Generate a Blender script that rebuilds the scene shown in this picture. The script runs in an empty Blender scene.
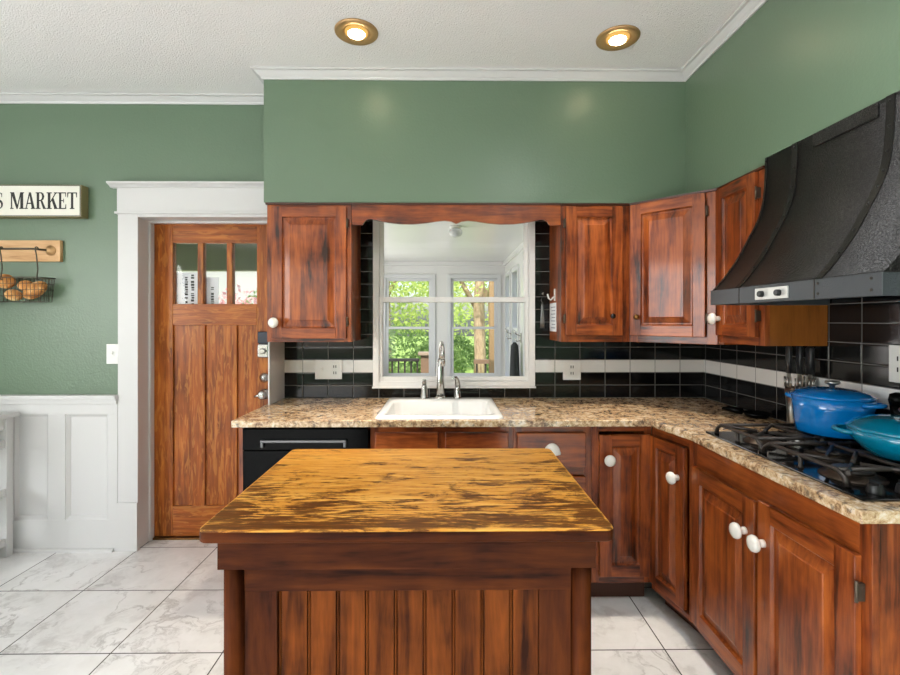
import bpy, math, random
from math import pi, sin, cos, radians
from mathutils import Vector, Matrix, noise
random.seed(7)
C = bpy.context.scene.collection
SC = bpy.context.scene

# ------------------------------------------------------------------ helpers
def lin(r, g, b):
    f = lambda c: (c/255/12.92) if c/255 <= .04045 else ((c/255+.055)/1.055)**2.4
    return (f(r), f(g), f(b), 1)

class MB:
    """collects faces of one mesh"""
    def __init__(s): s.v=[]; s.f=[]; s.m=[]; s.s=[]
    def add(s, vs, fs, m=0, sm=False, M=None):
        o=len(s.v)
        for p in vs:
            p=Vector(p); s.v.append(M@p if M else p)
        for f in fs:
            s.f.append([i+o for i in f]); s.m.append(m); s.s.append(sm)
        return s
    def box(s,x0,x1,y0,y1,z0,z1,m=0,M=None):
        vs=[(x0,y0,z0),(x1,y0,z0),(x1,y1,z0),(x0,y1,z0),(x0,y0,z1),(x1,y0,z1),(x1,y1,z1),(x0,y1,z1)]
        return s.add(vs,[(3,2,1,0),(4,5,6,7),(0,1,5,4),(1,2,6,5),(2,3,7,6),(3,0,4,7)],m,False,M)
    def loft(s,rings,m=0,sm=True,cap0=True,cap1=True,M=None,closed=True):
        n=len(rings[0]); vs=[p for r in rings for p in r]; fs=[]
        for k in range(len(rings)-1):
            for i in range(n if closed else n-1):
                j=(i+1)%n
                fs.append((k*n+i,k*n+j,(k+1)*n+j,(k+1)*n+i))
        s.add(vs,fs,m,sm,M)
        if cap0: s.add(rings[0],[tuple(reversed(range(n)))],m,False,M)
        if cap1: s.add(rings[-1],[tuple(range(n))],m,False,M)
        return s
    def lathe(s,prof,n=24,m=0,sm=True,M=None,cap0=True,cap1=True):
        rings=[[(r*cos(2*pi*i/n),r*sin(2*pi*i/n),z) for i in range(n)] for r,z in prof]
        return s.loft(rings,m,sm,cap0,cap1,M)
    def tube(s,pts,r,n=8,m=0,M=None,caps=True):
        pts=[Vector(p) for p in pts]; rings=[]; up=None
        for i,p in enumerate(pts):
            a=pts[max(i-1,0)]; b=pts[min(i+1,len(pts)-1)]; t=(b-a).normalized()
            if up is None:
                up=Vector((0,0,1)) if abs(t.z)<.9 else Vector((1,0,0))
            x=t.cross(up).normalized(); y=x.cross(t).normalized(); up=y
            rr=r[i] if isinstance(r,(list,tuple)) else r
            rings.append([p+x*rr*cos(2*pi*k/n)+y*rr*sin(2*pi*k/n) for k in range(n)])
        return s.loft(rings,m,True,caps,caps,M)
    def prism(s,poly,a,b,axis='y',m=0,M=None):
        """poly of 2-tuples extruded along axis from a to b"""
        def P(p,t):
            return {'y':(p[0],t,p[1]),'x':(t,p[0],p[1]),'z':(p[0],p[1],t)}[axis]
        return s.loft([[P(p,a) for p in poly],[P(p,b) for p in poly]],m,False,True,True,M)

def thing(name,label,cat,loc=(0,0,0),rz=0,group=None,world=False):
    o=bpy.data.objects.new(name,None); C.objects.link(o)
    o.empty_display_size=.05; o.location=loc; o.rotation_euler=(0,0,rz)
    o['label']=label; o['category']=cat
    if group: o['group']=group
    o['_w']=1 if world else 0
    return o
def tag(o,label,cat,group=None,kind=None):
    o['label']=label; o['category']=cat
    if group: o['group']=group
    if kind: o['kind']=kind
    return o
def obj(name,mb,mats,parent=None,bevel=0,seg=2,label=None,struct=False,subd=0):
    me=bpy.data.meshes.new(name)
    me.from_pydata([tuple(v) for v in mb.v],[],mb.f)
    if not isinstance(mats,(list,tuple)): mats=[mats]
    for m in mats: me.materials.append(m)
    me.polygons.foreach_set('material_index',mb.m)
    me.polygons.foreach_set('use_smooth',mb.s)
    import bmesh
    bm=bmesh.new(); bm.from_mesh(me)
    bmesh.ops.remove_doubles(bm,verts=bm.verts,dist=1e-6)
    bmesh.ops.recalc_face_normals(bm,faces=bm.faces)
    bm.to_mesh(me); bm.free(); me.update()
    o=bpy.data.objects.new(name,me); C.objects.link(o)
    if parent is not None:
        o.parent=parent
        if parent.get('_w'): o.matrix_parent_inverse=Matrix.Translation(-Vector(parent.location))
    if bevel:
        b=o.modifiers.new('Bevel','BEVEL'); b.width=bevel; b.segments=seg; b.limit_method='ANGLE'; b.angle_limit=radians(40)
        b.harden_normals=False
    if subd:
        d=o.modifiers.new('Subdivision','SUBSURF'); d.levels=subd; d.render_levels=subd
    if label: o['label']=label
    if struct: o['kind']='structure'
    return o
def kids(o): return [c for c in bpy.data.objects if c.parent==o]
def dup(root,loc=None,rz=None,label=None):
    r=root.copy(); C.objects.link(r)
    if loc is not None: r.location=loc
    if rz is not None: r.rotation_euler=(0,0,rz)
    if label: r['label']=label
    for ch in kids(root):
        c=ch.copy(); C.objects.link(c); c.parent=r
        for g in kids(ch):
            d=g.copy(); C.objects.link(d); d.parent=c
    return r
def T(x,y,z): return Matrix.Translation((x,y,z))
def R(deg,ax): return Matrix.Rotation(radians(deg),4,ax)

# ------------------------------------------------------------------ materials
class NT:
    def __init__(s,name):
        s.mat=bpy.data.materials.new(name); s.mat.use_nodes=True
        s.t=s.mat.node_tree; s.t.nodes.clear()
        s.out=s.t.nodes.new('ShaderNodeOutputMaterial')
    def n(s,kind,ins=None,**props):
        nd=s.t.nodes.new('ShaderNode'+kind)
        for k,v in props.items(): setattr(nd,k,v)
        for k,v in (ins or {}).items():
            sk=nd.inputs[k]
            if isinstance(v,bpy.types.NodeSocket): s.t.links.new(v,sk)
            else: sk.default_value=v
        return nd
    def math(s,op,a,b=0.0,c=0.0):
        return s.n('Math',{0:a,1:b,2:c},operation=op).outputs[0]
    def vm(s,op,a,b=(0,0,0)):
        return s.n('VectorMath',{0:a,1:b},operation=op).outputs[0]
    def mix(s,f,a,b,blend='MIX'):
        return s.n('Mix',{0:f,6:a,7:b},data_type='RGBA',blend_type=blend).outputs[2]
    def ramp(s,f,stops,interp='LINEAR'):
        nd=s.n('ValToRGB',{0:f}); cr=nd.color_ramp; cr.interpolation=interp
        while len(cr.elements)<len(stops): cr.elements.new(.5)
        for e,(p,c) in zip(cr.elements,stops): e.position=p; e.color=c
        return nd.outputs[0]
    def noise(s,vec,scale,detail=4,rough=.55,dist=0):
        return s.n('TexNoise',{'Vector':vec,'Scale':scale,'Detail':detail,'Roughness':rough,'Distortion':dist}).outputs['Fac']
    def obj(s,rand=False):
        c=s.n('TexCoord').outputs['Object']
        if rand:
            r=s.n('ObjectInfo').outputs['Random']
            k=s.n('CombineXYZ',{0:s.math('MULTIPLY',r,17.3),1:s.math('MULTIPLY',r,31.7),2:s.math('MULTIPLY',r,11.1)}).outputs[0]
            c=s.vm('ADD',c,k)
        return c
    def map(s,vec,scale=(1,1,1),loc=(0,0,0),rot=(0,0,0)):
        return s.n('Mapping',{'Vector':vec,'Scale':scale,'Location':loc,'Rotation':rot}).outputs[0]
    def bump(s,h,strength=.3,dist=.01,normal=None):
        i={'Height':h,'Strength':strength,'Distance':dist}
        if normal is not None: i['Normal']=normal
        return s.n('Bump',i).outputs[0]
    def pbr(s,**kw):
        names={'color':'Base Color','rough':'Roughness','metal':'Metallic','normal':'Normal','spec':'Specular IOR Level','coat':'Coat Weight','coatr':'Coat Roughness','trans':'Transmission Weight','emit':'Emission Color','estr':'Emission Strength','ior':'IOR','sss':'Subsurface Weight','alpha':'Alpha'}
        b=s.n('BsdfPrincipled',{names[k]:v for k,v in kw.items()})
        s.t.links.new(b.outputs[0],s.out.inputs[0]); return s.mat

def plain(name,col,rough=.5,metal=0,**kw):
    return NT(name).pbr(color=col,rough=rough,metal=metal,**kw)
def emit(name,col,st):
    t=NT(name); e=t.n('Emission',{'Color':col,'Strength':st}); t.t.links.new(e.outputs[0],t.out.inputs[0]); return t.mat

def wood(name,grain,dark,mid,light,rough=.33,wear=.5,scale=1.0,coat=.32,spec=.3,coatr=.1):
    t=NT(name); c=t.obj(True)
    g={'x':(1.3,13,13),'y':(13,1.3,13),'z':(13,13,1.3)}[grain]
    v=t.map(c,tuple(a*scale for a in g))
    n1=t.noise(v,1.6,8,.62,.6); n2=t.noise(t.map(c,tuple(a*scale*5 for a in g)),1.2,3,.6)
    n3=t.noise(c,4.2,3,.6,.4)
    f=t.math('ADD',t.math('MULTIPLY',n1,.75),t.math('MULTIPLY',n2,.25))
    f=t.math('ADD',f,t.math('MULTIPLY',t.math('SUBTRACT',n3,.5),wear))
    col=t.ramp(f,[(.33,dark),(.46,mid),(.66,light)])
    rg=t.math('ADD',rough-.08,t.math('MULTIPLY',n1,.16))
    return t.pbr(color=col,rough=rg,normal=t.bump(f,.12,.004),coat=coat,coatr=coatr,spec=spec)

CAB=(lin(40,16,8),lin(115,52,21),lin(168,88,36))
W_V=wood('cabinet_wood_upright','z',*CAB)
W_H=wood('cabinet_wood_level','x',*CAB)
W_Y=wood('cabinet_wood_deep','y',*CAB)
W_PLY=wood('cabinet_side_ply','z',lin(98,52,14),lin(134,76,24),lin(150,88,32),wear=.2)
DKC=(lin(28,11,6),lin(61,27,11),lin(86,42,16))
I_V=wood('island_wood_upright','z',*DKC,rough=.42,coat=.0,spec=.05); I_H=wood('island_wood_level','x',*DKC,rough=.42,coat=.0,spec=.05)
I_B=wood('island_beadboard_wood','z',lin(42,18,8),lin(86,42,15),lin(120,61,22),rough=.42,coat=.0,spec=.05)
def oak(name,grain):
    t=NT(name); c=t.obj(True)
    g={'x':(2,30,30),'z':(30,30,2)}[grain]; n1=t.noise(t.map(c,g),1.5,6,.6,.3)
    fl={'x':(7,46,46),'z':(46,46,7)}[grain]
    w=t.noise(t.map(c,tuple(a*.55 for a in fl),rot=(0,.35,0)),1.3,3,.6,1.4)
    fleck=t.ramp(w,[(.52,(0,0,0,1)),(.60,(1,1,1,1))])
    big=t.noise(c,2.5,2)
    f=t.math('ADD',t.math('MULTIPLY',n1,.7),t.math('MULTIPLY',big,.3))
    base=t.ramp(f,[(.36,lin(104,50,12)),(.52,lin(150,78,24)),(.68,lin(184,107,39))])
    col=t.mix(t.math('MULTIPLY',fleck,.34),base,lin(210,138,60))
    return t.pbr(color=col,rough=.36,normal=t.bump(n1,.1,.003),coat=.15,coatr=.2,spec=.25)
OAK_V=oak('oak_upright','z'); OAK_H=oak('oak_level','x')

def paint(name,col,rough,bscale,bstr,bd=.004,mot=.04):
    t=NT(name); c=t.obj(); n=t.noise(c,bscale,3,.6); big=t.noise(c,1.7,3)
    k=t.math('ADD',1-mot/2,t.math('MULTIPLY',big,mot))
    colr=t.mix(1.0,col,t.n('CombineColor',{0:k,1:k,2:k}).outputs[0],'MULTIPLY')
    return t.pbr(color=colr,rough=rough,normal=t.bump(n,bstr,bd))
GREEN=paint('green_wall_paint',lin(101,121,99),.33,80,.3,.004,.12)
WHITE=paint('white_trim_paint',lin(209,207,206),.38,30,.04)
CEIL=paint('popcorn_ceiling_paint',lin(247,244,243),.9,150,.75,.008)
SUNW=paint('sunroom_white_paint',lin(228,227,226),.24,20,.03)
FRAMEW=paint('window_frame_paint',lin(240,236,233),.4,40,.08)
VINYL=plain('window_vinyl',lin(218,219,221),.35)
PLASTIC=plain('white_plastic',lin(228,226,222),.35)
PORC=plain('white_porcelain',lin(240,236,228),.16,coat=.5,coatr=.05)
SINKM=plain('sink_porcelain',lin(238,237,234),.12,coat=.4,coatr=.05)
CHROME=plain('brushed_nickel',lin(190,188,184),.22,1)
STEEL=plain('stainless_steel',lin(176,174,168),.3,1)
BRASS=plain('aged_brass',lin(120,86,48),.35,1)
HINGE=plain('dark_hinge_metal',lin(92,80,68),.4,.8)
BRONZE=plain('bronze_trim',lin(196,158,112),.42,.7)
BLACKP=plain('black_plastic',lin(20,20,21),.38)
BLKAPP=plain('black_appliance_enamel',lin(5,5,5),.25,spec=.08)
IRON=plain('black_cast_iron',lin(52,46,42),.42,.3)
GLASSB=plain('black_cooktop_glass',lin(9,9,9),.09)
BLUE=plain('blue_enamel',lin(3,118,196),.12,coat=.6,coatr=.04)
TEAL=plain('teal_enamel',lin(0,118,150),.1,coat=.6,coatr=.04)
CREAM=plain('cream_enamel',lin(214,190,150),.3)
DARK=plain('dark_shadow_gap',lin(14,9,7),.7)
PAPER=plain('white_paper',lin(232,233,236),.7)
INK=plain('dark_ink',lin(46,44,42),.7)
SIGNW=paint('sign_face_paint',lin(232,228,216),.6,60,.1)
PINE=wood('pale_pine','x',lin(176,128,84),lin(206,162,116),lin(222,182,138),rough=.55,wear=.2,coat=0)
SIGN_SHADE=plain('shaded_sign_edge',lin(128,118,80),.6)  # olive tone: shade on the sign's side put into its colour
WIRE=plain('dark_wire',lin(92,85,74),.45,.8)
GREYT=plain('grey_tag_edge',lin(120,120,118),.5)

def bread():
    t=NT('bread_crust'); c=t.obj(True); n=t.noise(c,26,5,.6); m=t.noise(c,9,3)
    col=t.ramp(t.math('ADD',t.math('MULTIPLY',n,.5),t.math('MULTIPLY',m,.5)),[(.35,lin(160,92,42)),(.48,lin(216,152,84)),(.6,lin(246,212,156))])
    return t.pbr(color=col,rough=.75,normal=t.bump(n,.5,.006))
BREAD=bread()

def glass(name,refl=.9,tint=(1,1,1,1)):
    t=NT(name); fr=t.n('Fresnel',{'IOR':1.5}).outputs[0]
    tr=t.n('BsdfTransparent',{'Color':tint}); gl=t.n('BsdfGlossy',{'Roughness':.02})
    mx=t.n('MixShader',{0:t.math('MULTIPLY',fr,refl),1:tr.outputs[0],2:gl.outputs[0]})
    t.t.links.new(mx.outputs[0],t.out.inputs[0]); return t.mat
GLASS=glass('window_glass',.35)

def floor_mat():
    t=NT('marble_floor_tile'); c=t.obj()
    px,py,x0,y0=.4625,.4575,-.928,1.966
    u=t.n('SeparateXYZ',{0:c})
    a=t.math('DIVIDE',t.math('SUBTRACT',u.outputs[0],x0),px); b=t.math('DIVIDE',t.math('SUBTRACT',u.outputs[1],y0),py)
    fa=t.math('FRACT',a); fb=t.math('FRACT',b)
    ca=t.math('FLOOR',a); cb=t.math('FLOOR',b)
    da=t.math('MULTIPLY',t.math('MINIMUM',fa,t.math('SUBTRACT',1.0,fa)),px); db=t.math('MULTIPLY',t.math('MINIMUM',fb,t.math('SUBTRACT',1.0,fb)),py)
    d=t.math('MINIMUM',da,db)
    gr=t.n('MapRange',{0:d,1:.0022,2:.0032,3:1.0,4:0.0}).outputs[0]
    cell=t.n('CombineXYZ',{0:ca,1:cb,2:0.0}).outputs[0]
    wn=t.n('TexWhiteNoise',{'Vector':cell},noise_dimensions='3D')
    vec=t.vm('ADD',c,t.vm('MULTIPLY',wn.outputs['Color'],(13,17,9)))
    wv=t.vm('ADD',vec,t.vm('MULTIPLY',t.n('TexNoise',{'Vector':vec,'Scale':5.5,'Detail':6}).outputs['Color'],(.30,.30,.30)))
    n1=t.noise(wv,2.6,6,.6,.8)
    vein=t.math('ABSOLUTE',t.math('SUBTRACT',n1,.5))
    vf=t.ramp(vein,[(0,(1,1,1,1)),(.007,(.5,.5,.5,1)),(.03,(0,0,0,1))])
    cloud=t.noise(wv,4,6,.65)
    m2=t.ramp(t.noise(vec,2.2,3),[(.42,(0,0,0,1)),(.6,(1,1,1,1))])
    base=t.ramp(cloud,[(.34,lin(206,204,202)),(.46,lin(226,225,223)),(.66,lin(236,235,234))])
    col=t.mix(t.math('MULTIPLY',t.math('MULTIPLY',vf,m2),.62),base,lin(140,134,130))
    col=t.mix(gr,col,lin(62,58,56))
    rg=t.math('ADD',.2,t.math('MULTIPLY',gr,.6))
    return t.pbr(color=col,rough=rg,normal=t.bump(t.math('MULTIPLY',gr,-1.0),.4,.002),spec=.4)
FLOOR=floor_mat()

def tile_mat(name,axis,x0):
    t=NT(name); c=t.obj(); s=t.n('SeparateXYZ',{0:c}); px,pz,z0=.1525,.0765,.914
    h=s.outputs[axis]
    a=t.math('DIVIDE',t.math('SUBTRACT',h,x0),px); b=t.math('DIVIDE',t.math('SUBTRACT',s.outputs[2],z0),pz)
    fa=t.math('FRACT',a); fb=t.math('FRACT',b)
    da=t.math('MULTIPLY',t.math('MINIMUM',fa,t.math('SUBTRACT',1.0,fa)),px); db=t.math('MULTIPLY',t.math('MINIMUM',fb,t.math('SUBTRACT',1.0,fb)),pz)
    d=t.math('MINIMUM',da,db)
    gr=t.n('MapRange',{0:d,1:.0012,2:.0022,3:1.0,4:0.0}).outputs[0]
    edge=t.n('MapRange',{0:d,1:.001,2:.006,3:0.0,4:1.0}).outputs[0]
    row=t.math('FLOOR',b)
    wh=t.math('COMPARE',row,2.0,.4)
    cell=t.n('CombineXYZ',{0:t.math('FLOOR',a),1:row,2:0.0}).outputs[0]
    wn=t.n('TexWhiteNoise',{'Vector':cell},noise_dimensions='3D').outputs['Value']
    blk=t.ramp(wn,[(0,lin(9,9,10)),(1,lin(20,19,19))])
    col=t.mix(wh,blk,lin(228,226,223)); col=t.mix(gr,col,lin(108,105,102))
    rg=t.math('ADD',.1,t.math('MULTIPLY',gr,.6))
    wob=t.noise(c,9,2)
    hh=t.math('ADD',edge,t.math('MULTIPLY',wob,.5))
    return t.pbr(color=col,rough=rg,normal=t.bump(hh,.25,.002),spec=.38)
TILE_B=tile_mat('backsplash_tile_back',0,-.860); TILE_R=tile_mat('backsplash_tile_side',1,2.676)

def granite():
    t=NT('granite_counter'); c=t.obj()
    n1=t.noise(c,26,7,.7,.9); n2=t.noise(t.vm('ADD',c,(3.1,1.7,.4)),60,5,.7,.5); n3=t.noise(c,7,4,.6,1.0)
    f=t.math('ADD',t.math('MULTIPLY',n1,.5),t.math('ADD',t.math('MULTIPLY',n2,.3),t.math('MULTIPLY',n3,.2)))
    col=t.ramp(f,[(.36,lin(50,41,37)),(.43,lin(122,95,72)),(.485,lin(182,148,110)),(.54,lin(210,184,148)),(.62,lin(228,216,200))])
    gm=t.ramp(t.noise(t.vm('ADD',c,(9.1,4.7,2.4)),34,5,.7),[(.54,(0,0,0,1)),(.62,(1,1,1,1))])
    col=t.mix(t.math('MULTIPLY',gm,.7),col,lin(74,66,62))
    return t.pbr(color=col,rough=.13,spec=.55)
GRAN=granite()

def island_top():
    t=NT('worn_island_top'); c=t.obj()
    s=t.n('SeparateXYZ',{0:c})
    n1=t.noise(t.map(c,(3.4,34,20)),1.5,12,.76,1.1)
    n2=t.noise(t.map(c,(9,120,40)),1.2,5,.65)
    blot=t.noise(t.map(c,(2.6,5.6,2)),1.9,7,.68,1.2)
    f=t.math('ADD',t.math('MULTIPLY',n1,.40),t.math('MULTIPLY',n2,.32)); f=t.math('ADD',f,t.math('MULTIPLY',blot,.46))
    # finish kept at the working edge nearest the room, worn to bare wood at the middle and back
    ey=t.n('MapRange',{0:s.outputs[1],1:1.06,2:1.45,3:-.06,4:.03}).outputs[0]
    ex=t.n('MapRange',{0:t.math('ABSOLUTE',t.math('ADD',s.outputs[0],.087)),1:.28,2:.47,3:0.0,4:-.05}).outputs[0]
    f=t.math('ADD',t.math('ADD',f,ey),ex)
    # rim highlight painted in as a lighter line, along with edge wear
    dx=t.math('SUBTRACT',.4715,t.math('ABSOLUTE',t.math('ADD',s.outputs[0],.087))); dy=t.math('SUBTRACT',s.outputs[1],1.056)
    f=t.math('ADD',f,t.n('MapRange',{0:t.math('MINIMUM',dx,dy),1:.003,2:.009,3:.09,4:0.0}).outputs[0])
    base=t.ramp(n1,[(.3,lin(160,98,30)),(.5,lin(198,136,52)),(.7,lin(220,172,90))])
    mask=t.ramp(f,[(.515,(1,1,1,1)),(.555,(.75,.75,.75,1)),(.58,(0,0,0,1))])
    dark=t.ramp(n2,[(.3,lin(46,20,9)),(.7,lin(96,50,17))])
    col=t.mix(t.math('MULTIPLY',mask,.92),base,dark)
    return t.pbr(color=col,rough=.45,normal=t.bump(f,.15,.002),coat=.04,coatr=.25,spec=.14)
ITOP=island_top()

def hammered(name,col,rough,metal,sc=170,st=.6):
    t=NT(name); c=t.obj(); v=t.n('TexVoronoi',{'Vector':c,'Scale':sc},feature='SMOOTH_F1').outputs['Distance']
    n=t.noise(c,5,3); return t.pbr(color=t.mix(n,col,tuple(x*.7 for x in col[:3])+(1,)),rough=rough,metal=metal,normal=t.bump(v,st,.003))
def hammertone():
    t=NT('black_hammertone_metal'); c=t.obj(); v=t.n('TexVoronoi',{'Vector':c,'Scale':330})
    vb=t.n('TexVoronoi',{'Vector':c,'Scale':210},feature='SMOOTH_F1').outputs['Distance']
    r=t.n('SeparateColor',{0:v.outputs['Color']}).outputs[0]; n=t.noise(c,6,4)
    col=t.ramp(t.math('ADD',t.math('MULTIPLY',r,.7),t.math('MULTIPLY',n,.3)),[(.3,lin(22,21,20)),(.6,lin(40,38,37)),(.85,lin(62,59,57))])
    return t.pbr(color=col,rough=.42,metal=.35,normal=t.bump(vb,.7,.003))
HOODM=hammertone()
BANDM=hammered('dark_grey_metal_band',lin(84,88,92),.4,.5,300,.25)

def leafmat(name,a,b):
    t=NT(name); c=t.obj(); n=t.noise(c,1.1,3); n2=t.n('TexWhiteNoise',{'Vector':t.vm('FLOOR',t.vm('MULTIPLY',c,(9,9,9)))},noise_dimensions='3D').outputs['Value']
    col=t.mix(t.math('ADD',t.math('MULTIPLY',n,.5),t.math('MULTIPLY',n2,.5)),a,b)
    d=t.n('BsdfDiffuse',{'Color':col}); tr=t.n('BsdfTranslucent',{'Color':col})
    m=t.n('MixShader',{0:.5,1:d.outputs[0],2:tr.outputs[0]}); t.t.links.new(m.outputs[0],t.out.inputs[0]); return t.mat
LEAF_L=leafmat('light_green_leaves',lin(146,178,78),lin(232,238,160)); LEAF_D=leafmat('green_leaves',lin(76,108,60),lin(150,176,108))
LEAF_P=leafmat('pink_blossoms',lin(222,150,150),lin(240,210,206))
def bark():
    t=NT('tree_bark'); c=t.obj(); n=t.noise(t.map(c,(9,9,2)),2,6,.7)
    return t.pbr(color=t.ramp(n,[(.3,lin(120,100,78)),(.7,lin(186,164,134))]),rough=.9,normal=t.bump(n,.6,.03))
BARK=bark()
def lawn():
    t=NT('lawn_grass'); c=t.obj(); n=t.noise(c,8,6,.7)
    return t.pbr(color=t.ramp(n,[(.3,lin(96,136,50)),(.7,lin(176,200,100))]),rough=.95)
LAWN=lawn()
DECKW=plain('weathered_deck_wood',lin(128,104,82),.8); DECKD=plain('dark_rail_paint',lin(44,40,38),.6)

# ------------------------------------------------------------------ room shell
CZ=2.735
def S(name,mb,m,bevel=0): return obj(name,mb,m,None,bevel,struct=True)
S('floor',MB().box(-4.7,1.75,-3.1,3.06,-.08,0),FLOOR)
S('ceiling',MB().box(-4.7,1.75,-3.1,3.06,CZ,CZ+.12),CEIL)
# back wall with door opening and window opening
w=MB()
DX0,DX1,DZ=-1.872,-1.045,2.022
WX0,WX1,WZ0,WZ1=-.437,.544,.985,2.075
w.box(-4.7,DX0,2.86,3.06,0,CZ); w.box(DX0,DX1,2.86,3.06,DZ,CZ); w.box(DX1,WX0,2.86,3.06,0,CZ)
w.box(WX0,WX1,2.86,3.06,0,WZ0); w.box(WX0,WX1,2.86,3.06,WZ1,CZ); w.box(WX1,1.75,2.86,3.06,0,CZ)
S('wall_back',w,GREEN)
S('wall_right',MB().box(1.587,1.75,-3.1,2.86,0,CZ),GREEN)
# left wall with a wide window opening, rear wall with two window openings (light comes in here)
w=MB(); w.box(-4.7,-4.6,-3.1,2.86,0,.85).box(-4.7,-4.6,-3.1,2.86,2.35,CZ).box(-4.7,-4.6,-3.1,-2.4,.85,2.35).box(-4.7,-4.6,.1,2.86,.85,2.35)
S('wall_left',w,GREEN)
w=MB(); w.box(-4.6,1.587,-3.1,-3,0,.85).box(-4.6,1.587,-3.1,-3,2.35,CZ)
for a,b in ((-4.6,-4.2),(-1.5,1.587)): w.box(a,b,-3.1,-3,.85,2.35)
S('wall_front',w,GREEN)
# dropped soffit, flush with the wall cabinets
SX,SY,SZ=1.315,2.56,2.024
w=MB(); w.box(-.985,1.586,SY,2.859,SZ,CZ-.001).box(SX,1.586,-3,SY,SZ,CZ-.001)
S('wall_soffit',w,GREEN)
# crown mouldings
def crown(mb,axis,a,b,wall,s,ka=0,kb=0):
    pr=[(0,0),(.008,0),(.012,.012),(.022,.02),(.036,.034),(.05,.036),(.05,.046),(0,.046)]
    zb=CZ-.047
    P=(lambda t,p,q:(t,wall+s*p,zb+q)) if axis=='x' else (lambda t,p,q:(wall+s*p,t,zb+q))
    mb.loft([[P(a+ka*p,p,q) for p,q in pr],[P(b+kb*p,p,q) for p,q in pr]],0,False)
w=MB(); crown(w,'x',-4.6,-.986,2.859,-1,0,-1); 
S('trim_1',w,WHITE)
w=MB(); crown(w,'x',-.9855,SX-.0005,SY-.0005,-1,-1,-1)
S('trim_2',w,WHITE)
w=MB(); crown(w,'y',-3,SY-.0005,SX-.0005,-1,0,-1)
S('trim_3',w,WHITE)
w=MB(); crown(w,'y',SY-.0005,2.859,-.9855,-1,-1,-1); S('trim_4',w,WHITE)

# tiled splashback
zt=2.02
if WZ1>zt: zt=2.076
w=MB(); w.box(-1.0,WX0-.001,2.845,2.8595,.9145,zt).box(WX1+.001,1.5745,2.845,2.8595,.9145,zt).box(WX0-.001,WX1+.001,2.845,2.8595,.9145,WZ0-.001)
S('wall_back_tiles',w,TILE_B)
S('wall_right_tiles',MB().box(1.575,1.5865,.6,2.8445,.9145,2.02),TILE_R)

# wainscot left of the door
w=MB(); XE=-1.9645; XS=-4.6
w.box(XS,XE,2.8565,2.8595,0,.9)
w.box(XS,XE,2.812,2.8595,.912,.936).box(XS,XE,2.822,2.8595,.884,.912)      # cap
w.box(XS,XE,2.836,2.8595,.822,.884)                                         # top rail
w.box(XS,XE,2.836,2.8595,0,.188)                                            # base
xs=-1.964
edges=[(-1.964-.06,-1.964),(-2.377,-2.275),(-2.69,-2.585),(-3.05,-2.94),(-3.41,-3.30),(-3.77,-3.66),(-4.13,-4.02)]
for a,b in edges: w.box(a,min(b,XE),2.8355,2.8595,.188,.822)
pan=[(edges[i+1][1],edges[i][0]) for i in range(len(edges)-1)]
for a,b in pan:   # sloped moulding round each panel
    q=lambda e,y:[(a+e,y,.188+e),(b-e,y,.188+e),(b-e,y,.822-e),(a+e,y,.822-e)]
    w.loft([q(0,2.841),q(.004,2.841),q(.016,2.8525),q(.019,2.8565)],0,False,False,False)
S('trim_5',w,WHITE,.002)
S('baseboard_left',MB().prism([(2.8355,0),(2.82,0),(2.821,.01),(2.827,.016),(2.8355,.018)],XS,XE-.02,'x'),WHITE)
# door casing
w=MB()
w.box(-1.964,-1.845,2.838,2.8595,.29,2.021).box(-1.97,-1.845,2.83,2.8595,0,.29)
w.box(-1.064,-1.0,2.838,2.8595,0,2.021)
w.box(-1.968,-.985,2.836,2.8595,2.032,2.18)
w.box(-1.978,-.985,2.826,2.8595,2.021,2.034)
w.prism([(2.8595,2.178),(2.83,2.178),(2.822,2.186),(2.806,2.194),(2.798,2.197),(2.798,2.207),(2.8595,2.207)],-2.006,-.986,'x')
S('trim_6',w,WHITE,.0015)
w=MB()
w.box(DX0+.0005,DX0+.018,2.84,3.058,0.001,DZ-.0005).box(DX1-.018,DX1-.0005,2.84,3.058,0.001,DZ-.0005).box(DX0+.018,DX1-.018,2.84,3.058,DZ-.018,DZ-.0005)
w.box(DX0+.018,DX0+.03,2.955,2.994,0.001,DZ-.018).box(DX1-.03,DX1-.018,2.955,2.994,0.001,DZ-.018).box(DX0+.03,DX1-.03,2.955,2.994,DZ-.03,DZ-.018)
S('trim_7',w,WHITE,.001)
S('trim_8',MB().box(DX0+.02,DX1-.02,2.975,3.057,.0005,.012),BRASS)   # threshold
# white filler between counter end and wall cabinet
S('trim_9',MB().box(-.977,-.969,2.60,2.8440,.9155,1.262),WHITE,.001)

# ------------------------------------------------------------------ oak door
d=thing('door_1','craftsman oak entry door with three small panes at its top','door',((DX0+DX1)/2,3.02,.013),world=True); d['kind']='structure'
dx0,dx1=DX0+.02,DX1-.02; y0,y1=2.997,3.04
st=MB(); st.box(dx0,-1.728,y0,y1,.014,2.0).box(-1.197,dx1,y0,y1,.014,2.0); obj('stile',st,OAK_V,d,.002)
rl=MB(); rl.box(-1.7279,-1.1971,y0,y1,1.875,2.0).box(-1.7279,-1.1971,y0,y1,1.352,1.487).box(-1.7279,-1.1971,y0,y1,.014,.205); obj('rail',rl,OAK_H,d,.002)
mu=MB(); mu.box(-1.572,-1.536,y0,y1,1.4875,1.8745).box(-1.388,-1.352,y0,y1,1.4875,1.8745)
mu.box(-1.608,-1.526,y0,y1,.2055,1.3515).box(-1.406,-1.324,y0,y1,.2055,1.3515); obj('muntin',mu,OAK_V,d,.002)
for a,b in ((-1.7275,-1.6085),(-1.5255,-1.4065),(-1.3235,-1.1975)):
    obj('panel',MB().box(a,b,y0+.014,y1-.01,.2055,1.3515),OAK_V,d,.001)
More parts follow.
